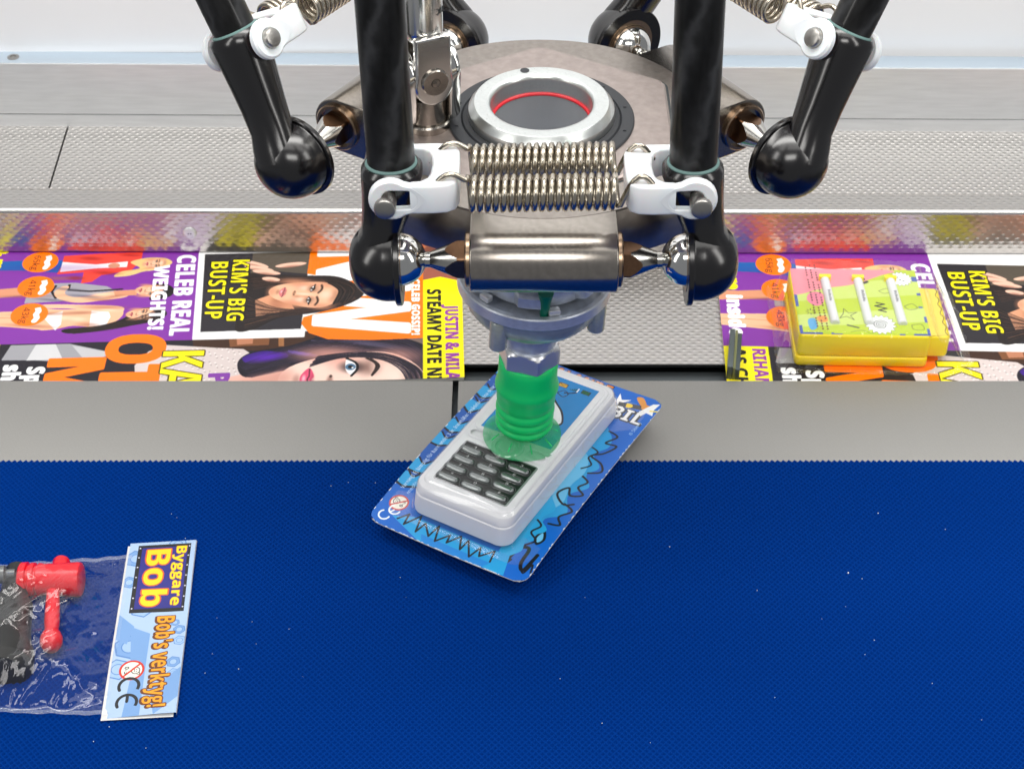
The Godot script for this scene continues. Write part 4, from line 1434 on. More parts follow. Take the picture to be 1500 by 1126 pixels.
# ------------------------------------------------------------------ vacuum gripper
func gripper() -> void:
	var piv := AX + Vector3(0, -35, 0)
	var tilt := rot(Vector3.BACK, -2.9)
	var gp := thing("vacuum_gripper", "aluminium vacuum gripper flange with lugs and hexagon nut under the platform", "gripper", piv, tilt)
	var Y := 35.0   # heights below are measured from the ball plane
	var D := Transform3D(Basis(), Vector3(0, Y, 0))
	var g := Geo.new()
	g.lathe([Vector2(0, -86), Vector2(34, -86), Vector2(36, -84), Vector2(36, -74), Vector2(33, -70), Vector2(28, -64), Vector2(28, -17), Vector2(0, -17)], 72, D)
	part("upper_body", g, M.alu_blue, gp)
	# scalloped middle plate
	g = Geo.new()
	var rows := []
	for q in [[-1.5, -84.0], [0.0, -82.5], [0.0, -76.0], [-1.5, -74.5]]:
		var ring := []
		for i in 144:
			var a := TAU * i / 144
			var r := 37.0 + 3.6 * clampf(cos(a * 6.0 + 0.5) * 2.0, -1.0, 1.0)
			ring.append(Vector3(sin(a) * (r + q[0]), q[1] + Y, cos(a) * (r + q[0])))
		rows.append(ring)
	g.loft(rows, true, true, 30.0)
	part("locking_plate", g, M.alu_blue, gp)
	g = Geo.new()
	for i in 6:
		var a := TAU * (i + 0.25) / 6
		var c := Vector3(sin(a) * 40.5, -84.5 + Y, cos(a) * 40.5)
		g.extrude(rr(-3.4, -1.8, 3.4, 1.8, 0.6, 3), -2.2, 2.2, 0.4, Transform3D(rot(Vector3.UP, rad_to_deg(a)), c))
	part("locking_tooth", g, M.alu, gp, "", "stuff")
	# outer ring
	g = Geo.new()
	g.lathe([Vector2(38.0, -95.0), Vector2(45.0, -95.0), Vector2(46.0, -94.0), Vector2(46.0, -87.4), Vector2(45.2, -86.6), Vector2(42.4, -86.6), Vector2(41.8, -88.6), Vector2(20.0, -88.6)], 96, D, 30.0)
	part("flange_ring", g, M.alu_blue, gp)
	g = Geo.new()
	g.lathe([Vector2(0, -119.0), Vector2(22.0, -119.0), Vector2(25.0, -118.4), Vector2(30.5, -116.0), Vector2(36.0, -111.5), Vector2(40.0, -106.0), Vector2(41.6, -100.0), Vector2(41.8, -95.0)], 72, D, 24.0)
	part("lower_body", g, M.alu_green, gp)
	for q in [[-20.5, 33.0], [38.0, 12.0]]:
		g = Geo.new()
		g.lathe([Vector2(0, -10.5), Vector2(4.6, -10.5), Vector2(5.3, -9.6), Vector2(5.3, 8.6), Vector2(4.6, 9.8), Vector2(2.5, 10.2), Vector2(0, 10.2)], 28, Transform3D(Basis(), Vector3(q[0], -107 + Y, q[1])))
		g.box(Vector3(q[0] - 3.4, -116 + Y, q[1] * 0.5), Vector3(q[0] + 3.4, -98 + Y, q[1]), 1.0)
		part("lug", g, M.alu_green, gp)
	# green nozzle seen under the front boss
	g = Geo.new()
	g.lathe([Vector2(2.2, -92), Vector2(3.4, -78), Vector2(4.6, -72), Vector2(0, -72)], 24, Transform3D(Basis(), Vector3(5, Y, 38.5)))
	part("air_nozzle", g, mat(lin(0.0, 0.16, 0.10), 0.35), gp)
	g = Geo.new()
	g.lathe([Vector2(14.0, -139), Vector2(15.8, -137.5), Vector2(16.6, -133.5), Vector2(17.4, -130), Vector2(17.4, -127), Vector2(16.2, -125.6), Vector2(16.2, -119)], 56, D)
	part("neck", g, M.alu_blue, gp)
	g = Geo.new()
	g.lathe([Vector2(2.4, 0), Vector2(2.4, 2.6), Vector2(1.8, 3.2), Vector2(1.0, 2.4), Vector2(0, 2.4)], 20, Transform3D(rot(Vector3.UP, 60) * rot(Vector3.RIGHT, 75), Vector3(14.4, -127 + Y, 8.0)))
	part("set_screw", g, M.chrome, gp)
	# hexagon nut with turned top
	g = Geo.new()
	rows = []
	for q in [[19.4, -150.6], [19.4, -148.5], [19.4, -140.2], [18.2, -139.0], [16.95, -137.7], [15.0, -137.3]]:
		var ring := []
		for i in 96:
			var a := TAU * i / 96
			var h := 17.0 / cos(fmod(a + 0.785 + TAU, PI / 3) - PI / 6)
			var r := minf(h, q[0])
			ring.append(Vector3(sin(a) * r, q[1] + Y, cos(a) * r))
		rows.append(ring)
	g.loft(rows, true, true, 22.0)
	part("hex_nut", g, mat(lin(0.72, 0.73, 0.75), 0.32, 0.85), gp)

	# suction cup
	var cup := thing("suction_cup", "green silicone bellows suction cup pressing on the toy phone", "suction cup", piv, tilt)
	g = Geo.new()
	var pr := [Vector2(0, -206), Vector2(16.6, -206)]
	for q in [[17.4, -204.6], [18.2, -203.4], [18.3, -202.4], [17.9, -201.4], [16.9, -200.6], [16.9, -199.9], [18.0, -199.0], [18.4, -197.6], [18.4, -196.2], [18.0, -195.0], [17.0, -194.1], [17.0, -193.4], [18.1, -192.4], [18.6, -191.0], [18.6, -189.4], [18.2, -188.0], [17.3, -187.0], [17.3, -186.3], [18.2, -185.0], [18.5, -182.0], [18.5, -178.5], [19.1, -175.5], [19.9, -173.0], [20.0, -171.4], [19.5, -169.4], [18.7, -167.2], [18.5, -164.0], [18.4, -158.0], [18.4, -151.4], [17.6, -150.8], [14.0, -150.8]]:
		pr.append(Vector2(q[0], q[1]))
	g.lathe(pr, 72, D, 62.0)
	part("bellows", g, M.green, cup)
	g = Geo.new()
	var lp := []
	for q in [[14.0, -206.5], [17.5, -208.6], [22.0, -211.6], [25.6, -214.0]]:
		lp.append(q)
	g.patch(96, 9, func(u: float, t: float) -> Vector3:
		var a := u * TAU
		var r := lerpf(14.5, 25.8, t)
		return Vector3(sin(a) * r, Y - 206.2 - 8.4 * pow(t, 1.1) + 0.5 * t * sin(a * 3.0 + 1.0), cos(a) * r))
	part("lip", g, M.lip, cup)
	g = Geo.new()
	for i in 9:
		var a := TAU * (i + 0.35) / 9
		g.tube(PackedVector3Array([Vector3(sin(a) * 17.0, Y - 208.8, cos(a) * 17.0), Vector3(sin(a) * 20.5, Y - 211.0, cos(a) * 20.5), Vector3(sin(a) * 22.0, Y - 212.2, cos(a) * 22.0)]), 0.55, 8)
	part("lip_rib", g, M.green, cup, "", "stuff")

# ------------------------------------------------------------------ toy phone on its card
func age_mark(p: Paint, c: Vector2, r: float, turn: float) -> void:
	p.oval(c, r, r, Color(0.80, 0.20, 0.13))
	p.oval(c, r * 0.82, r * 0.82, Color(0.95, 0.93, 0.88))
	var R := func(x: float, y: float) -> Vector2: return c + Vector2(x, y).rotated(turn) * r
	p.oval(R.call(0.05, -0.32), r * 0.36, r * 0.36, Color(0.08, 0.08, 0.08), 0, 24)
	p.oval(R.call(0.05, -0.32), r * 0.29, r * 0.29, Color(0.95, 0.93, 0.88), 0, 24)
	for s in [-1.0, 1.0]:
		p.oval(R.call(0.05 + 0.12 * s, -0.38), r * 0.05, r * 0.05, Color(0.08, 0.08, 0.08), 0, 8)
	p.curve([R.call(-0.08, -0.2), R.call(0.05, -0.24), R.call(0.18, -0.2)], r * 0.05, Color(0.08, 0.08, 0.08))
	p.curve([R.call(0.2, -0.6), R.call(0.42, -0.66), R.call(0.5, -0.45)], r * 0.06, Color(0.08, 0.08, 0.08))
	p.text("0-3", R.call(-0.38, 0.58), Vector2(0.76, 0).rotated(turn) * r, Vector2(0, -0.36).rotated(turn) * r, Color(0.08, 0.08, 0.08))
	p.line([R.call(-0.62, -0.62), R.call(0.62, 0.62)], r * 0.16, Color(0.80, 0.20, 0.13))

func ce_mark(p: Paint, c: Vector2, h: float, right: Vector2, up: Vector2, col: Color) -> void:
	for q in [-0.42, 0.62]:
		var pts := []
		for i in 17:
			var a := deg_to_rad(62.0 + 236.0 * i / 16)
			pts.append(c + right * (q + 0.5 * cos(a)) * h + up * (0.5 * sin(a)) * h)
		p.line(pts, h * 0.16, col)
	p.line([c + right * 0.14 * h, c + right * 0.55 * h], h * 0.15, col)

func phone() -> void:
	var t := Vector3(-95, 0, 163.4).normalized()
	var s := Vector3(t.z, 0, -t.x)
	var ph := thing("toy_phone", "white toy phone on a blue blister card, held up by the suction cup", "toy phone", Vector3(6.0, 20.0, 14.4), Basis(s, Vector3.UP, t))
	# print on the card
	var cw := 114.0
	var ch := 191.0
	var p := Paint.new(cw, ch, 7.5, Color(0.0, 0.39, 0.78), Vector2(-cw / 2, -ch / 2))
	var V := func(x: float, y: float) -> Vector2: return Vector2(x, y)
	var cyan := Color(0.12, 0.62, 0.86)
	var pale := Color(0.42, 0.76, 0.92)
	var ink := Color(0.03, 0.05, 0.10)
	# darker left edge with splashes
	p.poly([V.call(-57, -96), V.call(-40, -96), V.call(-40, 60), V.call(-57, 60)], Color(0.01, 0.33, 0.68))
	for q0 in [-74.0, -49.0, -33.0, -8.0, 9.0, 37.0, 50.0]:
		var q: float = q0
		var j1 := rng.randf_range(-3, 3)
		var j2 := rng.randf_range(-3, 3)
		p.blob([V.call(-57, q + j2), V.call(-50, q + 3 + j1), V.call(-44, q - 3), V.call(-36, q + 1 + j2), V.call(-36, q + 9), V.call(-46, q + 8 - j1), V.call(-52, q + 12 + j2), V.call(-57, q + 10)], cyan)
		p.curve([V.call(-57, q + 11), V.call(-51, q + 12 + j2), V.call(-46, q + 8 - j1), V.call(-42, q + 11 + j1), V.call(-36, q + 8 + j2)], 1.7, ink)
		p.curve([V.call(-56, q - 2), V.call(-50, q + 2), V.call(-45, q - 4), V.call(-38, q + 1)], 1.3, ink)
	# right edge splash
	p.blob([V.call(30, -44), V.call(40, -48), V.call(46, -36), V.call(41, -24), V.call(50, -14), V.call(46, -4), V.call(53, 6), V.call(45, 18), V.call(52, 34), V.call(42, 44), V.call(46, 60), V.call(34, 72), V.call(22, 66)], cyan)
	p.blob([V.call(34, -20), V.call(41, -16), V.call(44, -4), V.call(42, 10), V.call(45, 26), V.call(38, 38), V.call(32, 20)], pale)
	p.curve([V.call(38, -50), V.call(46, -47), V.call(42, -38), V.call(50, -38), V.call(46, -28), V.call(40, -22), V.call(49, -18), V.call(53, -11), V.call(46, -6)], 1.5, ink)
	p.curve([V.call(44, -2), V.call(50, 2), V.call(47, 9), V.call(53, 14), V.call(46, 18), V.call(42, 12), V.call(38, 20), V.call(46, 27), V.call(52, 24)], 1.5, ink)
	p.curve([V.call(46, 26), V.call(54, 30), V.call(49, 38), V.call(53, 44), V.call(46, 46)], 1.5, ink)
	p.blob([V.call(47, 52), V.call(51, 59), V.call(48, 65), V.call(44, 60)], ink)
	p.blob([V.call(47, 54.5), V.call(49.4, 59.5), V.call(47.6, 63), V.call(45.6, 59.6)], pale)
	p.curve([V.call(38, 84), V.call(40, 72), V.call(46, 70), V.call(47, 82), V.call(51, 86), V.call(53, 72)], 2.4, ink)
	p.curve([V.call(30, 88), V.call(34, 80), V.call(37, 88), V.call(40, 82)], 1.6, ink)
	p.blob([V.call(30, 20), V.call(38, 26), V.call(44, 34), V.call(40, 44), V.call(48, 52), V.call(40, 62), V.call(42, 74), V.call(30, 80)], Color(0.10, 0.66, 0.88))
	p.curve([V.call(36, -30), V.call(42, -27), V.call(39, -20), V.call(44, -14), V.call(40, -8)], 1.2, ink)
	p.curve([V.call(38, 46), V.call(43, 50), V.call(40, 57), V.call(46, 62), V.call(42, 68)], 1.3, ink)
	p.curve([V.call(48, 84), V.call(52, 88), V.call(54, 80), V.call(56, 86)], 1.2, ink)
	# lower edge zigzag
	p.poly([V.call(-44, 86), V.call(-30, 80), V.call(38, 80), V.call(42, 95), V.call(-20, 95)], cyan)
	p.poly([V.call(-20, 90), V.call(30, 90), V.call(26, 96), V.call(-16, 96)], Color(0.10, 0.52, 0.84))
	var zz := []
	var hs := [0.0, -9.0, 2.0, -12.0, 4.0, -7.0, 3.0, -10.0, 5.0, -6.0, 2.0, -9.0, 3.0, -8.0, 6.0, -6.0, 2.0, -8.0, 3.0]
	for i in hs.size(): zz.append(V.call(-40.0 + i * 3.9 + 1.6 * sin(i * 2.3), 87.0 + hs[i] * 0.78))
	p.line(zz, 1.25, ink)
	# words
	p.text("TALANDE", V.call(-31, -84), Vector2(50, 0), Vector2(0, -10), Color(0.95, 0.55, 0.16), 0.7, ink)
	p.text("MOBIL", V.call(2, -65), Vector2(50.5, 0), Vector2(0, -12), Color(0.97, 0.97, 0.97), 0.8, ink, null, Vector2(0.8, 0.8))
	# burst and a little torch
	p.poly([V.call(22, -84), V.call(27, -83), V.call(26, -90), V.call(30, -84), V.call(36, -87), V.call(31, -80), V.call(36, -76), V.call(28, -77), V.call(24, -72), V.call(24, -79)], Color.WHITE)
	p.line([V.call(30, -79), V.call(48, -83)], 4.6, Color(0.12, 0.12, 0.14))
	p.line([V.call(35.5, -80.2), V.call(37.5, -80.7)], 4.8, Color(0.98, 0.83, 0.10))
	p.oval(V.call(48.5, -84), 3.4, 3.2, Color(0.86, 0.58, 0.27))
	p.blob([V.call(38, -91), V.call(42, -93), V.call(48, -86), V.call(45, -84)], Color(0.86, 0.58, 0.27))
	p.poly([V.call(51, -90), V.call(55, -92), V.call(54, -84), V.call(56, -78), V.call(51, -79), V.call(49, -74), V.call(46, -78)], Color(0.95, 0.95, 0.95))
	p.line([V.call(52, -82), V.call(57, -84)], 1.4, Color(0.95, 0.85, 0.2))
	p.text("© Disney", V.call(53.2, -53), Vector2(0, -15), Vector2(-2.3, 0), Color(0.75, 0.86, 0.96), 0.0, ink, p.plain)
	p.text("Varning! Ej lämplig för barn under 3 år. Innehåller smådelar. Lösa delar kan", V.call(-49.6, 64), Vector2(0, -122), Vector2(-2.6, 0), Color(0.88, 0.94, 0.99), 0.0, ink, p.plain)
	p.text("medföra kvävning vid förtäring. Spara information.", V.call(-44.2, 66), Vector2(0, -90), Vector2(-2.4, 0), Color(0.80, 0.90, 0.98), 0.0, ink, p.plain)
	age_mark(p, V.call(-45.8, 75.2), 6.4, -PI / 2)
	ce_mark(p, V.call(-47.2, 85.2), 7.2, Vector2(0.5, -0.86), Vector2(-0.86, -0.5), Color(0.95, 0.97, 0.98))
	# scuffed white edges
	for i in 46:
		var e := rng.randf()
		p.oval(V.call(rng.randf_range(-57, 57), 95.3), rng.randf_range(0.4, 1.6), 0.35, Color(0.9, 0.92, 0.94))
		p.oval(V.call(56.8 if e > 0.4 else -56.8, rng.randf_range(-95, 95)), 0.3, rng.randf_range(0.4, 1.8), Color(0.9, 0.92, 0.94))
	var cm := mat(Color.WHITE, 0.3)
	cm.albedo_texture = p.tex()
	var g := Geo.new()
	var oo := rr(-cw / 2, -ch / 2, cw / 2, ch / 2, 7.5, 6)
	var bow := func(x: float, z: float) -> float: return -0.0007 * (z - 10.0) * (z - 10.0) * (1.0 if z > 10.0 else 0.35) + 0.0004 * x * x
	# top of the card as a grid that follows its slight bow
	g.patch(40, 64, func(u: float, w: float) -> Vector3:
		var z := (w - 0.5) * ch
		var lim := cw / 2
		var e := ch / 2 - absf(z)
		if e < 7.5: lim = cw / 2 - 7.5 + sqrt(maxf(0.0, 7.5 * 7.5 - (7.5 - e) * (7.5 - e)))
		var x := (u - 0.5) * 2.0 * lim
		return Vector3(x, bow.call(x, z), z))
	for i in g.v.size():
		g.uv[i] = Vector2(g.v[i].x / cw + 0.5, g.v[i].z / ch + 0.5)
	part("backing_card", g, cm, ph)
	g = Geo.new()
	var rows := []
	for yy in [-0.75, -0.02]:
		var ring := []
		for i in 160:
			var a := TAU * i / 160
			# walk the rounded outline evenly
			var q := walk(oo, float(i) / 160)
			ring.append(Vector3(q.x, bow.call(q.x, q.y) + yy, q.y))
		rows.append(ring)
	g.loft(rows, false, false, 60.0)
	g.patch(30, 48, func(u: float, w: float) -> Vector3:
		var z := (w - 0.5) * (ch - 2.0)
		var x := (u - 0.5) * (cw - 7.0)
		return Vector3(x, bow.call(x, z) - 0.75, z), false, Vector3.DOWN)
	part("card_edge", g, M.paper, ph)

	# body
	g = Geo.new()
	rows = []
	var sec := [[0.3, 35.6, -71.0, 79.0, 9.0], [3.0, 35.8, -71.2, 79.0, 9.0], [12.6, 35.2, -70.2, 77.4, 9.0], [13.4, 34.6, -69.6, 76.6, 9.0], [14.2, 34.9, -69.8, 76.8, 9.0], [18.4, 34.6, -69.2, 75.6, 9.0], [19.4, 34.2, -68.7, 74.8, 8.8], [19.8, 33.4, -67.8, 73.6, 8.4], [19.8, 31.8, -66.0, 71.6, 7.4], [20.8, 31.4, -65.4, 70.8, 7.2], [21.2, 30.8, -64.6, 69.8, 7.0]]
	for q in sec:
		var ring := []
		for c in rr(-q[1], q[2], q[1], q[3], q[4], 8): ring.append(Vector3(c.x, q[0], c.y))
		rows.append(ring)
	g.loft(rows, false, true, 32.0)
	part("phone_body", g, M.phone, ph)
	# display module: raised plate with a slanting lower edge
	g = Geo.new()
	var Tz := Transform3D(Basis(Vector3(1, 0, 0), Vector3(0, 0, 1), Vector3(0, -1, 0)), Vector3.ZERO)  # outline (x, z), height negative z
	g.extrude(rr(-29.6, -62.4, 29.6, 12.0, 5.0, 6), -22.0, -21.0, 0.4, Tz)
	part("display_frame", g, M.phone, ph)
	var sp := Paint.new(51.0, 72.0, 7.5, Color(0.02, 0.50, 0.78), Vector2(-25, -60))
	sp.poly([V.call(-25, -8), V.call(26, -8), V.call(26, 12), V.call(-25, 12)], Color(0.04, 0.55, 0.82))
	sp.poly([V.call(-1.5, -54.5), V.call(5, -54.5), V.call(5, -50.5), V.call(-1.5, -50.5)], Color(0.25, 0.20, 0.05))
	sp.poly([V.call(-1.1, -54.1), V.call(4.6, -54.1), V.call(4.6, -50.9), V.call(-1.1, -50.9)], Color(0.83, 0.64, 0.16))
	sp.line([V.call(-1.1, -54.1), V.call(1.8, -52), V.call(4.6, -54.1)], 0.4, Color(0.25, 0.20, 0.05))
	for i in 5:
		sp.poly([V.call(7.6 + i * 1.2, -50.6), V.call(8.4 + i * 1.2, -50.6), V.call(8.4 + i * 1.2, -51.4 - i * 0.75), V.call(7.6 + i * 1.2, -51.4 - i * 0.75)], Color(0.02, 0.28, 0.22) if i < 4 else Color.WHITE)
	sp.poly([V.call(15.4, -54.8), V.call(21.6, -54.8), V.call(21.6, -51.0), V.call(15.4, -51.0)], Color(0.01, 0.16, 0.10))
	sp.poly([V.call(15.9, -54.3), V.call(20.8, -54.3), V.call(20.8, -51.5), V.call(15.9, -51.5)], Color(0.02, 0.36, 0.20))
	# plain sketched cloud where the cartoon is
	sp.curve([V.call(2, -44), V.call(7, -42), V.call(9, -46), V.call(5, -48), V.call(2, -44)], 0.6, Color(0.02, 0.10, 0.22))
	sp.curve([V.call(6, -46), V.call(9, -47), V.call(13, -50)], 1.0, Color(0.02, 0.08, 0.18))
	sp.blob([V.call(2, -38), V.call(8, -34), V.call(15, -28), V.call(20, -18), V.call(15, -14), V.call(10, -20), V.call(2, -28)], Color(0.03, 0.08, 0.15))
	sp.blob([V.call(2, -36.5), V.call(7.4, -33), V.call(14, -27), V.call(18.6, -18.6), V.call(15, -15.6), V.call(11, -21), V.call(2, -30)], Color(0.93, 0.94, 0.95))
	var sm := mat(Color.WHITE, 0.15)
	sm.albedo_texture = sp.tex()
	g = Geo.new()
	g.quad(Vector3(-24.6, 22.06, -58.8), Vector3(25.4, 22.06, -58.8), Vector3(25.4, 22.06, 7.0), Vector3(-24.6, 22.06, 9.5), Vector3.UP, [Vector2(0.008, 0.016), Vector2(0.988, 0.016), Vector2(0.988, 0.93), Vector2(0.008, 0.965)])
	part("display", g, sm, ph)
	# keypad
	g = Geo.new()
	g.extrude(rr(-26.0, 25.0, 27.2, 66.0, 2.0, 4), -21.45, -20.6, 0.25, Tz)
	part("keypad_rim", g, mat(lin(0.45, 0.46, 0.48), 0.2, 0.6), ph)
	var kp := Paint.new(51.0, 39.0, 10.0, Color(0.13, 0.135, 0.14), Vector2(-25, 26))
	var kx := [-17.3, -0.3, 17.0]
	var kz := [33.2, 42.6, 52.0, 61.4]
	var glyph := ["1", "2", "3", "4", "5", "6", "7", "8", "9", "*", "0", "#"]
	for i in 12:
		var c: Vector2 = V.call(kx[i % 3], kz[i / 3] - 3.9)
		kp.text(glyph[i], c + Vector2(-0.9, 0.7), Vector2(1.8, 0), Vector2(0, -2.3), Color(0.80, 0.81, 0.81), 0.0, ink, kp.plain)
	var km := mat(Color.WHITE, 0.22)
	km.albedo_texture = kp.tex()
	g = Geo.new()
	g.quad(Vector3(-24.9, 21.5, 26.1), Vector3(25.9, 21.5, 26.1), Vector3(25.9, 21.5, 64.9), Vector3(-24.9, 21.5, 64.9), Vector3.UP)
	var pad := part("keypad", g, km, ph)
	g = Geo.new()
	rows = []
	for q in [[0.0, 0.0], [0.8, 0.1], [1.3, 0.5], [1.6, 1.2]]:
		var ring := []
		for c in rr(-7.4 + q[1], -2.3 + q[1], 7.4 - q[1], 2.3 - q[1], 2.29 - q[1], 6): ring.append(Vector3(c.x, q[0], c.y))
		rows.append(ring)
	g.loft(rows, false, true, 60.0)
	var keym := g.mesh()
	var keymat := mat(lin(0.24, 0.26, 0.26), 0.16, 0.7)
	g = Geo.new()
	var wire := PackedVector3Array()
	for c in rr(-8.3, -3.4, 8.3, 3.0, 3.0, 6): wire.append(Vector3(c.x, 0.2, c.y))
	wire.append(wire[0])
	g.tube(wire, 0.17, 6, false)
	var wirem := g.mesh()
	for i in 12:
		var at := Vector3(kx[i % 3], 21.55, kz[i / 3]) * MM
		var ky := inst("key", keym, keymat, ph, Transform3D(Basis(), at))
		inst("key_outline", wirem, keymat, ky, Transform3D())
	# round button and two soft buttons
	g = Geo.new()
	g.lathe([Vector2(10.6, 21.1), Vector2(10.6, 22.4), Vector2(9.8, 23.2), Vector2(7.8, 23.2), Vector2(7.4, 22.4), Vector2(5.6, 22.4), Vector2(5.0, 23.4), Vector2(2.0, 23.8), Vector2(0, 23.8)], 48, Transform3D(Basis(), Vector3(0.6, 0, 18.6)))
	part("round_button", g, mat(lin(0.62, 0.70, 0.66), 0.12, 0.3), ph)
	for sx in [-1.0, 1.0]:
		g = Geo.new()
		rows = []
		for q in [[21.1, 0.0], [21.9, 0.3], [22.3, 1.2]]:
			var ring := []
			for c in rr(21.0 * sx - 7.5 + q[1], 13.2 + q[1], 21.0 * sx + 7.5 - q[1], 21.5 - q[1], 3.6, 6): ring.append(Vector3(c.x, q[0], c.y))
			rows.append(ring)
		g.loft(rows, false, true, 45.0)
		part("soft_button", g, M.phone, ph)
	# clear blister
	g = Geo.new()
	rows = []
	for q in [[0.55, 52.0, -84.0, 86.0, 12.0], [0.6, 38.0, -73.5, 81.5, 10.0], [1.4, 37.2, -72.6, 80.6, 10.0], [14.0, 36.2, -71.2, 78.2, 10.0], [20.4, 34.8, -69.0, 74.4, 9.5], [23.4, 32.6, -66.4, 70.8, 8.5], [24.3, 29.0, -62.4, 66.8, 8.0]]:
		var ring := []
		var j := 0
		for c in rr(-q[1], q[2], q[1], q[3], q[4], 8):
			ring.append(Vector3(c.x, q[0] + (bow.call(c.x, c.y) if q[0] < 1.0 else 0.0) + (0.12 * sin(j * 1.7) if q[0] > 1.0 else 0.0), c.y))
			j += 1
		rows.append(ring)
	g.loft(rows, false, false, 40.0)
	part("blister", g, M.clear, ph)

func walk(o: Array, t: float) -> Vector2:
	var L := 0.0
	var m := o.size()
	for i in m: L += o[i].distance_to(o[(i + 1) % m])
	var d := L * t
	for i in m:
		var e: float = o[i].distance_to(o[(i + 1) % m])
		if d <= e and e > 0.0: return o[i].lerp(o[(i + 1) % m], d / e)
		d -= e
	return o[0]

# ------------------------------------------------------------------ bag of toy tools
func tool_bag() -> void:
	var turn := rot(Vector3.UP, 3.2)
	var bag := thing("toy_bag", "clear crinkled plastic bag with a pale blue printed header card", "toy bag", Vector3(-215, 1.2, 146.6), turn)
	var W := 41.0
	var H := 138.0
	var p := Paint.new(W, H, 9.0, Color(0.66, 0.76, 0.88))
	var V := func(a: float, b: float) -> Vector2: return Vector2(a, b)
	var mid := Color(0.46, 0.62, 0.82)
	var deep := Color(0.35, 0.52, 0.76)
	# loose nuts and spanners in the background
	for q in [[5.0, 14.0, 7.5], [9.0, 86.0, 10.0], [4.0, 103.0, 8.0], [37.0, 74.0, 4.0], [38.0, 83.0, 4.0], [36.0, 100.0, 4.5], [37.0, 109.0, 4.0], [34.0, 68.0, 3.0], [3.0, 34.0, 5.0], [13.0, 55.0, 8.0], [30.0, 3.0, 6.0]]:
		var h := []
		var h2 := []
		for i in 6:
			h.append(V.call(q[0], q[1]) + Vector2(cos(TAU * i / 6 + 0.3), sin(TAU * i / 6 + 0.3)) * q[2])
			h2.append(V.call(q[0], q[1]) + Vector2(cos(TAU * i / 6 + 0.3), sin(TAU * i / 6 + 0.3)) * q[2] * 0.88)
		p.poly(h, deep)
		p.poly(h2, Color(0.60, 0.73, 0.89) if int(q[1]) % 2 else mid)
		p.oval(V.call(q[0], q[1]), q[2] * 0.5, q[2] * 0.5, deep)
		p.oval(V.call(q[0], q[1]), q[2] * 0.43, q[2] * 0.43, Color(0.62, 0.74, 0.89))
	p.poly([V.call(8, 70), V.call(20, 76), V.call(20, 138), V.call(10, 138), V.call(12, 110)], mid)
	p.poly([V.call(24, 120), V.call(41, 104), V.call(41, 126), V.call(28, 138)], mid)
	p.poly([V.call(0, 60), V.call(10, 70), V.call(7, 84), V.call(0, 80)], mid)
	# name panel
	p.poly([V.call(5.4, 2.6), V.call(38.2, 2.6), V.call(38.2, 59), V.call(5.4, 59)], Color(0.06, 0.06, 0.08))
	p.poly([V.call(8.0, 5.0), V.call(36.4, 5.0), V.call(36.4, 56), V.call(8.0, 56)], Color(0.14, 0.14, 0.50))
	for i in 7:
		p.oval(V.call(6.7, 5.0 + i * 8.4), 0.55, 0.55, Color(0.85, 0.85, 0.9), 0, 10)
		p.oval(V.call(37.3, 5.0 + i * 8.4), 0.55, 0.55, Color(0.85, 0.85, 0.9), 0, 10)
	p.text("Bob", V.call(11.5, 7.0), Vector2(0, 47), Vector2(14.6, 0), Color(0.99, 0.82, 0.05), 0.9, Color(0.85, 0.35, 0.15))
	p.text("Byggare", V.call(29.6, 4.8), Vector2(0, 49), Vector2(6.2, 0), Color(0.99, 0.85, 0.08), 0.35, Color(0.75, 0.45, 0.10))
	p.text("Bob's verktyg!", V.call(23.0, 62.5), Vector2(1.0, 70), Vector2(10.4, 0), Color(0.97, 0.62, 0.08), 0.7, Color(0.40, 0.22, 0.08), null, Vector2(-0.8, 0.4))
	age_mark(p, V.call(12.2, 104.0), 7.4, PI / 2)
	ce_mark(p, V.call(11.8, 120.5), 11.5, Vector2(0, 1), Vector2(1, 0), Color(0.07, 0.08, 0.10))
	var hm := mat(Color.WHITE, 0.22)
	hm.albedo_texture = p.tex()
	var g := Geo.new()
	# upper leaf of the folded card, slightly wavy
	var wav := func(u: float, w: float) -> float: return 2.6 + 1.0 * sin(u * 3.0 + w * 5.0) * w + 0.5 * sin(w * 11.0) + 1.0 * u
	g.patch(16, 48, func(u: float, w: float) -> Vector3: return Vector3((u - 0.5) * W, wav.call(u, w), (w - 0.5) * H))
	var hc := part("header_card", g, hm, bag)
	g = Geo.new()
	g.patch(8, 24, func(u: float, w: float) -> Vector3: return Vector3((u - 0.5) * W - 1.6, 0.9 + 0.25 * wav.call(u, w), (w - 0.5) * H + 1.3))
	part("card_back_leaf", g, M.paper, hc)
	g = Geo.new()
	g.patch(2, 48, func(u: float, w: float) -> Vector3: return Vector3(0.5 * W + 0.4 * sin(u * PI), lerpf(1.2, wav.call(1.0, w), u), (w - 0.5) * H), false, Vector3.RIGHT)
	part("card_fold", g, M.paper, hc)

	# film: crinkled skin over the tools
	var nz := FastNoiseLite.new()
	nz.seed = 21
	nz.noise_type = FastNoiseLite.TYPE_SIMPLEX
	nz.frequency = 0.016
	nz.fractal_type = FastNoiseLite.FRACTAL_RIDGED
	nz.fractal_octaves = 4
	var n2 := FastNoiseLite.new()
	n2.seed = 5
	n2.noise_type = FastNoiseLite.TYPE_CELLULAR
	n2.frequency = 0.09
	var n3 := FastNoiseLite.new()
	n3.seed = 40
	n3.noise_type = FastNoiseLite.TYPE_SIMPLEX
	n3.frequency = 0.03
	n3.fractal_type = FastNoiseLite.FRACTAL_RIDGED
	n3.fractal_octaves = 2
	g = Geo.new()
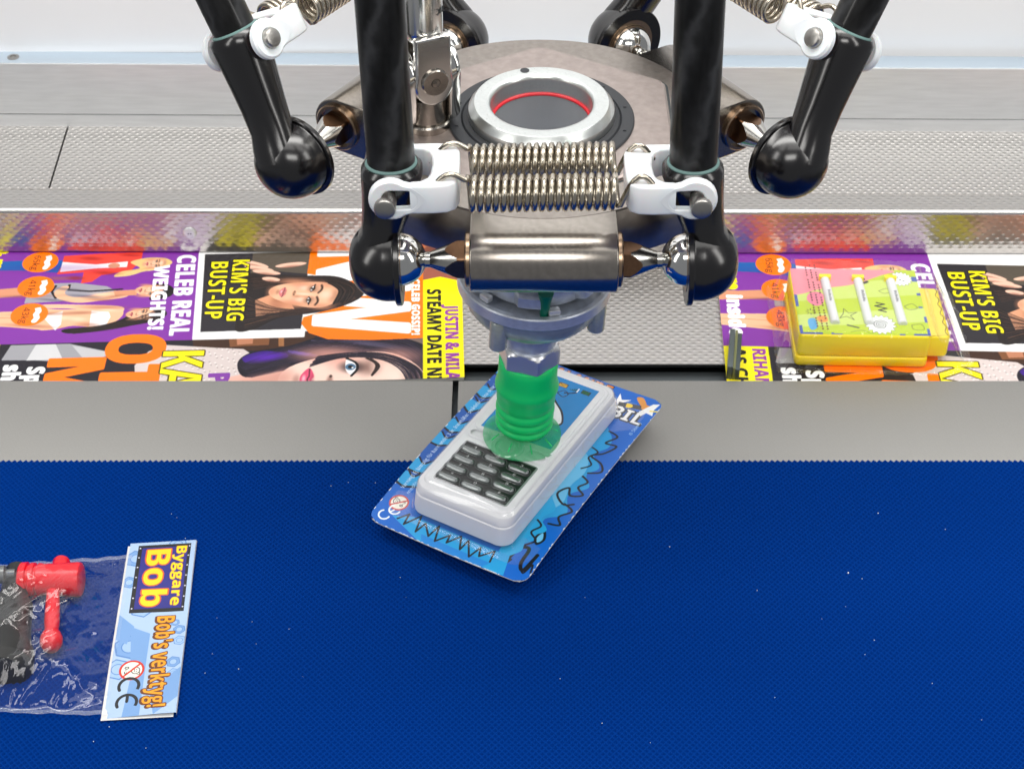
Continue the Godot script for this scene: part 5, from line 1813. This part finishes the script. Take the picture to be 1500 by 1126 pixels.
	g.patch(150, 140, func(u: float, w: float) -> Vector3:
		var x := lerpf(-150.0, -18.0, u)
		var z := lerpf(-56.5 + 6.0 * (1.0 - u), 67.0 - 12.0 * (1.0 - u), w)
		var e := minf(w, 1.0 - w) * 2.0
		var rise := 18.0 * smoothstep(0.0, 0.45, e) * (1.0 - smoothstep(0.72, 1.0, u))
		var q := nz.get_noise_2d(x + 0.5 * z, z * 0.6) * 3.4 + n2.get_noise_2d(x, z * 1.3) * 0.35 + n3.get_noise_2d(x + 0.6 * z, z * 0.7) * 0.45
		return Vector3(x, 3.0 + rise + q * smoothstep(0.0, 0.12, e) * (1.0 - 0.7 * smoothstep(0.9, 1.0, u)) + 0.8, z))
	part("bag_film", g, M.film, bag)
	# welded seams along both long edges
	for e in [0.0, 1.0]:
		g = Geo.new()
		g.patch(60, 2, func(u: float, w: float) -> Vector3:
			var x := lerpf(-150.0, -18.0, u)
			var z := lerpf(-56.5 + 6.0 * (1.0 - u), 67.0 - 12.0 * (1.0 - u), e) + (w - 0.5) * 3.6
			return Vector3(x, 3.2 + 0.8 * sin(x * 0.35) * sin(x * 0.11 + e) + 0.6 * w, z), true)
		part("bag_seam", g, pane(Color(0.9, 0.94, 1.0), 0.16, 0.14), bag)

	# mallet
	var ml := thing("toy_mallet", "red plastic toy mallet inside the clear bag", "toy mallet", Vector3(-280.7, 11.0, 116.5), Basis())
	g = Geo.new()
	g.lathe([Vector2(0, -18.4), Vector2(9.6, -18.4), Vector2(10.4, -17.6), Vector2(10.6, -14.0), Vector2(9.0, -13.4), Vector2(9.0, -12.4), Vector2(10.2, -11.8), Vector2(10.2, -9.4), Vector2(8.8, -8.8), Vector2(8.8, -7.8), Vector2(10.0, -7.0), Vector2(9.6, -3.0), Vector2(9.8, 4.0), Vector2(10.6, 16.4), Vector2(10.2, 18.4), Vector2(9.2, 19.0), Vector2(0, 19.0)], 40, Transform3D(rot(Vector3.BACK, -90), Vector3.ZERO))
	part("head", g, M.toy_red, ml)
	g = Geo.new()
	g.lathe([Vector2(0, -17.0), Vector2(4.6, -17.0), Vector2(5.4, -15.4), Vector2(5.4, -8.0)], 28, Transform3D(rot(Vector3.RIGHT, 90), Vector3(3.6, -1.0, 0)))
	part("peg", g, M.toy_red, ml)
	g = Geo.new()
	g.lathe([Vector2(4.2, 6.0), Vector2(3.9, 12.0), Vector2(4.3, 22.0), Vector2(4.5, 34.0), Vector2(4.0, 41.0), Vector2(5.4, 43.4), Vector2(6.6, 47.0), Vector2(6.4, 51.0), Vector2(4.6, 54.4), Vector2(0, 55.4)], 32, Transform3D(rot(Vector3.UP, 10) * rot(Vector3.RIGHT, 90), Vector3(1.5, -1.5, 0)), 60.0)
	part("handle", g, M.toy_red, ml)
	# dark tool at the left edge
	var dk := thing("toy_drill", "black plastic toy tool with grey shaft at the left end of the bag", "toy tool", Vector3(-300, 9.0, 140), rot(Vector3.UP, 5))
	g = Geo.new()
	g.lathe([Vector2(0, -34), Vector2(7.0, -34), Vector2(8.0, -32), Vector2(8.0, -12), Vector2(12.5, -4), Vector2(13.5, 14), Vector2(15.0, 26), Vector2(18.0, 34), Vector2(18.5, 44), Vector2(15.0, 50), Vector2(0, 52)], 28, Transform3D(rot(Vector3.RIGHT, 90), Vector3(0, 0, 0)), 30.0)
	part("body", g, M.toy_black, dk)
	g = Geo.new()
	g.lathe([Vector2(3.2, -30), Vector2(3.2, 12), Vector2(5.4, 13), Vector2(5.4, 17), Vector2(3.0, 18), Vector2(3.0, 23), Vector2(0, 24)], 24, Transform3D(rot(Vector3.BACK, -90), Vector3(-22, 7.5, -23)))
	part("shaft", g, M.toy_grey, dk)

# ------------------------------------------------------------------ wrapped yellow toy
func yellow_toy() -> void:
	var ty := thing("yellow_toy", "yellow plastic toy game in clear film lying on the right magazine", "toy game", Vector3(250, -2.6, -145), rot(Vector3.UP, -1.5))
	var g := Geo.new()
	var Tz := Transform3D(Basis(Vector3(1, 0, 0), Vector3(0, 0, 1), Vector3(0, -1, 0)), Vector3.ZERO)
	g.extrude(rr(-48.5, -38, 45.5, 41.5, 4.0, 5), -8.0, -0.2, 1.2, Tz)
	part("base_tray", g, M.yellow_low, ty)
	g = Geo.new()
	g.extrude(rr(-47.5, -39, 45.5, 40.5, 3.5, 5), -27.0, -8.0, 1.6, Tz)
	part("case", g, M.yellow, ty)
	g = Geo.new()
	g.extrude(rr(44.0, -24, 60.5, 34.0, 3.5, 5), -22.0, -4.0, 1.6, Tz)
	part("side_box", g, M.yellow, ty)
	# art card
	var W := 92.0
	var H := 78.0
	var p := Paint.new(W, H, 9.0, Color(0.72, 0.80, 0.16))
	var V := func(x: float, y: float) -> Vector2: return Vector2(x, y)
	p.poly([V.call(0, 24), V.call(92, 8), V.call(92, 30), V.call(0, 40)], Color(0.77, 0.84, 0.42))
	p.poly([V.call(0, 56), V.call(92, 46), V.call(92, 62), V.call(0, 70)], Color(0.78, 0.85, 0.45))
	p.blob([V.call(0, 0), V.call(40, -3), V.call(76, 1), V.call(66, 7), V.call(52, 15), V.call(40, 20), V.call(22, 24), V.call(0, 32), V.call(-4, 16)], Color(0.93, 0.55, 0.60))
	p.line([V.call(49, 7), V.call(53, 12)], 2.4, Color(0.2, 0.15, 0.2))
	p.line([V.call(52, 17), V.call(55, 15)], 2.4, Color(0.2, 0.15, 0.2))
	p.blob([V.call(10, 32), V.call(15, 28), V.call(21, 31), V.call(20, 42), V.call(14, 45), V.call(9, 39)], Color(0.90, 0.50, 0.60))
	for q in [[80.0, 11.0, 9.0], [58.0, 66.0, 11.5]]:
		var st := []
		for i in 32:
			var r: float = q[2] * (1.0 if i % 2 else 0.78)
			st.append(V.call(q[0], q[1]) + Vector2(cos(TAU * i / 32), sin(TAU * i / 32)) * r)
		p.poly(st, Color(0.93, 0.94, 0.93))
		for i in 32: p.line([st[i], st[(i + 1) % 32]], 0.3, Color(0.35, 0.4, 0.4))
	var sp := []
	for i in 50:
		var a := i * 0.38
		sp.append(V.call(58, 66) + Vector2(cos(a), sin(a)) * (0.5 + i * 0.1))
	p.line(sp, 0.6, Color(0.25, 0.28, 0.30))
	for q in [[78.0, 9.0], [82.0, 13.0], [79.5, 12.0]]: p.oval(V.call(q[0], q[1]), 0.9, 0.6, Color(0.3, 0.35, 0.35))
	var blue := Color(0.27, 0.36, 0.66)
	for q in [[0, 32, 2.2, 46], [0, 68, 2.2, 78], [0, 76, 16, 78], [22, 76, 24, 78], [24, 77, 30, 78], [88, 8, 92, 14], [89, 28, 92, 31], [90, 56, 92, 63], [80, 76, 92, 78], [90, 70, 92, 78], [70, 76.5, 74, 78], [88, 44, 91, 46]]:
		p.poly([V.call(q[0], q[1]), V.call(q[2], q[1]), V.call(q[2], q[3]), V.call(q[0], q[3])], blue)
	p.line([V.call(58, 40), V.call(64, 42), V.call(57, 44), V.call(65, 47), V.call(59, 49), V.call(64, 51)], 1.3, Color(0.12, 0.14, 0.1))
	p.line([V.call(34, 48), V.call(37, 53), V.call(43, 52), V.call(38, 56), V.call(40, 61), V.call(35, 57), V.call(30, 59), V.call(33, 54), V.call(34, 48)], 0.5, Color(0.25, 0.3, 0.12))
	p.line([V.call(34, 67), V.call(42, 70)], 1.6, Color(0.32, 0.36, 0.2))
	for i in 8:
		var a := TAU * i / 8
		p.line([V.call(10, 52) + Vector2(cos(a), sin(a)) * 1.6, V.call(10, 52) + Vector2(cos(a), sin(a)) * 3.4], 0.6, Color(0.25, 0.3, 0.15))
	p.blob([V.call(7, 62), V.call(12, 60), V.call(13, 70), V.call(8, 73)], Color(0.35, 0.66, 0.86))
	p.blob([V.call(14, 58), V.call(20, 57), V.call(21, 63), V.call(15, 64)], Color(0.92, 0.60, 0.30))
	p.curve([V.call(78, 44), V.call(84, 41), V.call(87, 46), V.call(81, 48), V.call(78, 44)], 0.5, Color(0.30, 0.35, 0.2))
	p.curve([V.call(80, 66), V.call(87, 65), V.call(88, 71), V.call(81, 71), V.call(80, 66)], 0.5, Color(0.30, 0.35, 0.2))
	p.curve([V.call(62, 26), V.call(68, 23), V.call(72, 26), V.call(66, 29), V.call(62, 26)], 0.5, Color(0.45, 0.52, 0.25))
	p.curve([V.call(36, 75), V.call(44, 73), V.call(50, 76), V.call(54, 74)], 0.4, Color(0.35, 0.42, 0.2))
	var am := mat(Color.WHITE, 0.3)
	am.albedo_texture = p.tex()
	g = Geo.new()
	g.quad(Vector3(-46.5, 27.1, -38.2), Vector3(45.0, 27.1, -38.2), Vector3(45.0, 27.1, 39.2), Vector3(-46.5, 27.1, 39.2), Vector3.UP)
	part("art_card", g, am, ty)
	# yellow wavy side card
	g = Geo.new()
	var o := []
	for i in 24: o.append(Vector2(58.0 + 0.9 * sin(i * 1.4), lerpf(-22.0, 32.0, i / 23.0)))
	o.append(Vector2(45.5, 33.5)); o.append(Vector2(45.5, -23.0))
	g.extrude(o, -22.5, -22.1, 0.0, Tz)
	part("side_card", g, mat(lin(0.80, 0.63, 0.08), 0.4), ty)
	g = Geo.new()
	var edge := PackedVector3Array()
	for i in 24: edge.append(Vector3(58.0 + 0.9 * sin(i * 1.4), 22.5, lerpf(-22.0, 32.0, i / 23.0)))
	g.tube(edge, 0.3, 6)
	part("side_card_outline", g, mat(lin(0.09, 0.07, 0.02), 0.5), ty)
	# three white slider tubes with yellow ends
	for i in 3:
		var x: float = [-21.6, 2.4, 26.0][i]
		g = Geo.new()
		var pr := [Vector2(0, -26.0), Vector2(2.6, -26.0), Vector2(3.3, -25.2), Vector2(3.3, 25.2), Vector2(2.6, 26.0), Vector2(0, 26.0)]
		g.lathe(pr, 24, Transform3D(rot(Vector3.UP, 2.0) * rot(Vector3.RIGHT, 90), Vector3(x, 27.6, 1.5)), 40.0)
		var tb := part("slider_tube", g, mat(lin(0.72, 0.73, 0.75), 0.25), ty)
		g = Geo.new()
		g.box(Vector3(x - 5.2, 27.0, -27.0), Vector3(x + 3.4, 31.2, -23.4), 0.6)
		part("tube_end", g, M.yellow, tb)
		g = Geo.new()
		for j in 9:
			g.box(Vector3(x - 1.0 + 0.2 * (j % 2), 30.9, -8.0 + j * 1.5), Vector3(x + 1.0 - 0.3 * (j % 3), 31.0, -7.1 + j * 1.5))
		part("tube_print", g, mat(lin(0.16, 0.16, 0.18), 0.6), tb, "", "stuff")
	# film wrapper
	var nz := FastNoiseLite.new()
	nz.seed = 9
	nz.frequency = 0.035
	nz.fractal_type = FastNoiseLite.FRACTAL_RIDGED
	g = Geo.new()
	g.patch(90, 80, func(u: float, w: float) -> Vector3:
		var x := lerpf(-62.0, 76.0, u)
		var sx := maxf(0.0, maxf(-46.0 - x, x - 58.0))
		var prof := [Vector2(-42.0, 32.5), Vector2(42.5, 32.0), Vector2(45.0, 28.0), Vector2(45.5, 10.0), Vector2(47.0, 1.0), Vector2(51.0, 0.6)]
		var d := w * 5.0
		var k := mini(int(d), 4)
		var q: Vector2 = prof[k].lerp(prof[k + 1], d - k)
		var hgt := q.y
		if x > 46.0: hgt = minf(hgt, lerpf(32.0, 25.0, clampf((x - 46.0) / 6.0, 0, 1)))
		hgt = lerpf(hgt, 5.0, clampf(sx / 12.0, 0.0, 1.0)) if hgt > 5.0 else hgt
		var nn := nz.get_noise_2d(x * 1.4, q.x + 1.3 * q.y)
		return Vector3(x, maxf(0.4, hgt + nn * (1.3 + 0.35 * sx)), q.x + nn * (0.4 + 0.12 * sx)), false, Vector3(0, 1, 0.5))
	var fm := pane(Color(1, 1, 1), 0.006, 0.06)
	fm.metallic_specular = 0.62
	part("film_wrap", g, fm, ty)
	# small print on the film
	g = Geo.new()
	for l in 3:
		for j in 26:
			if (j * 7 + l * 3) % 5 == 0: continue
			var z := -34.0 + j * 3.0
			g.box(Vector3(-36.5 + l * 3.4 + z * 0.02, 33.9, z), Vector3(-35.4 + l * 3.4 + z * 0.02, 34.0, z + 1.6))
	part("film_print", g, mat(lin(0.14, 0.05, 0.05), 0.6), ty, "", "stuff")
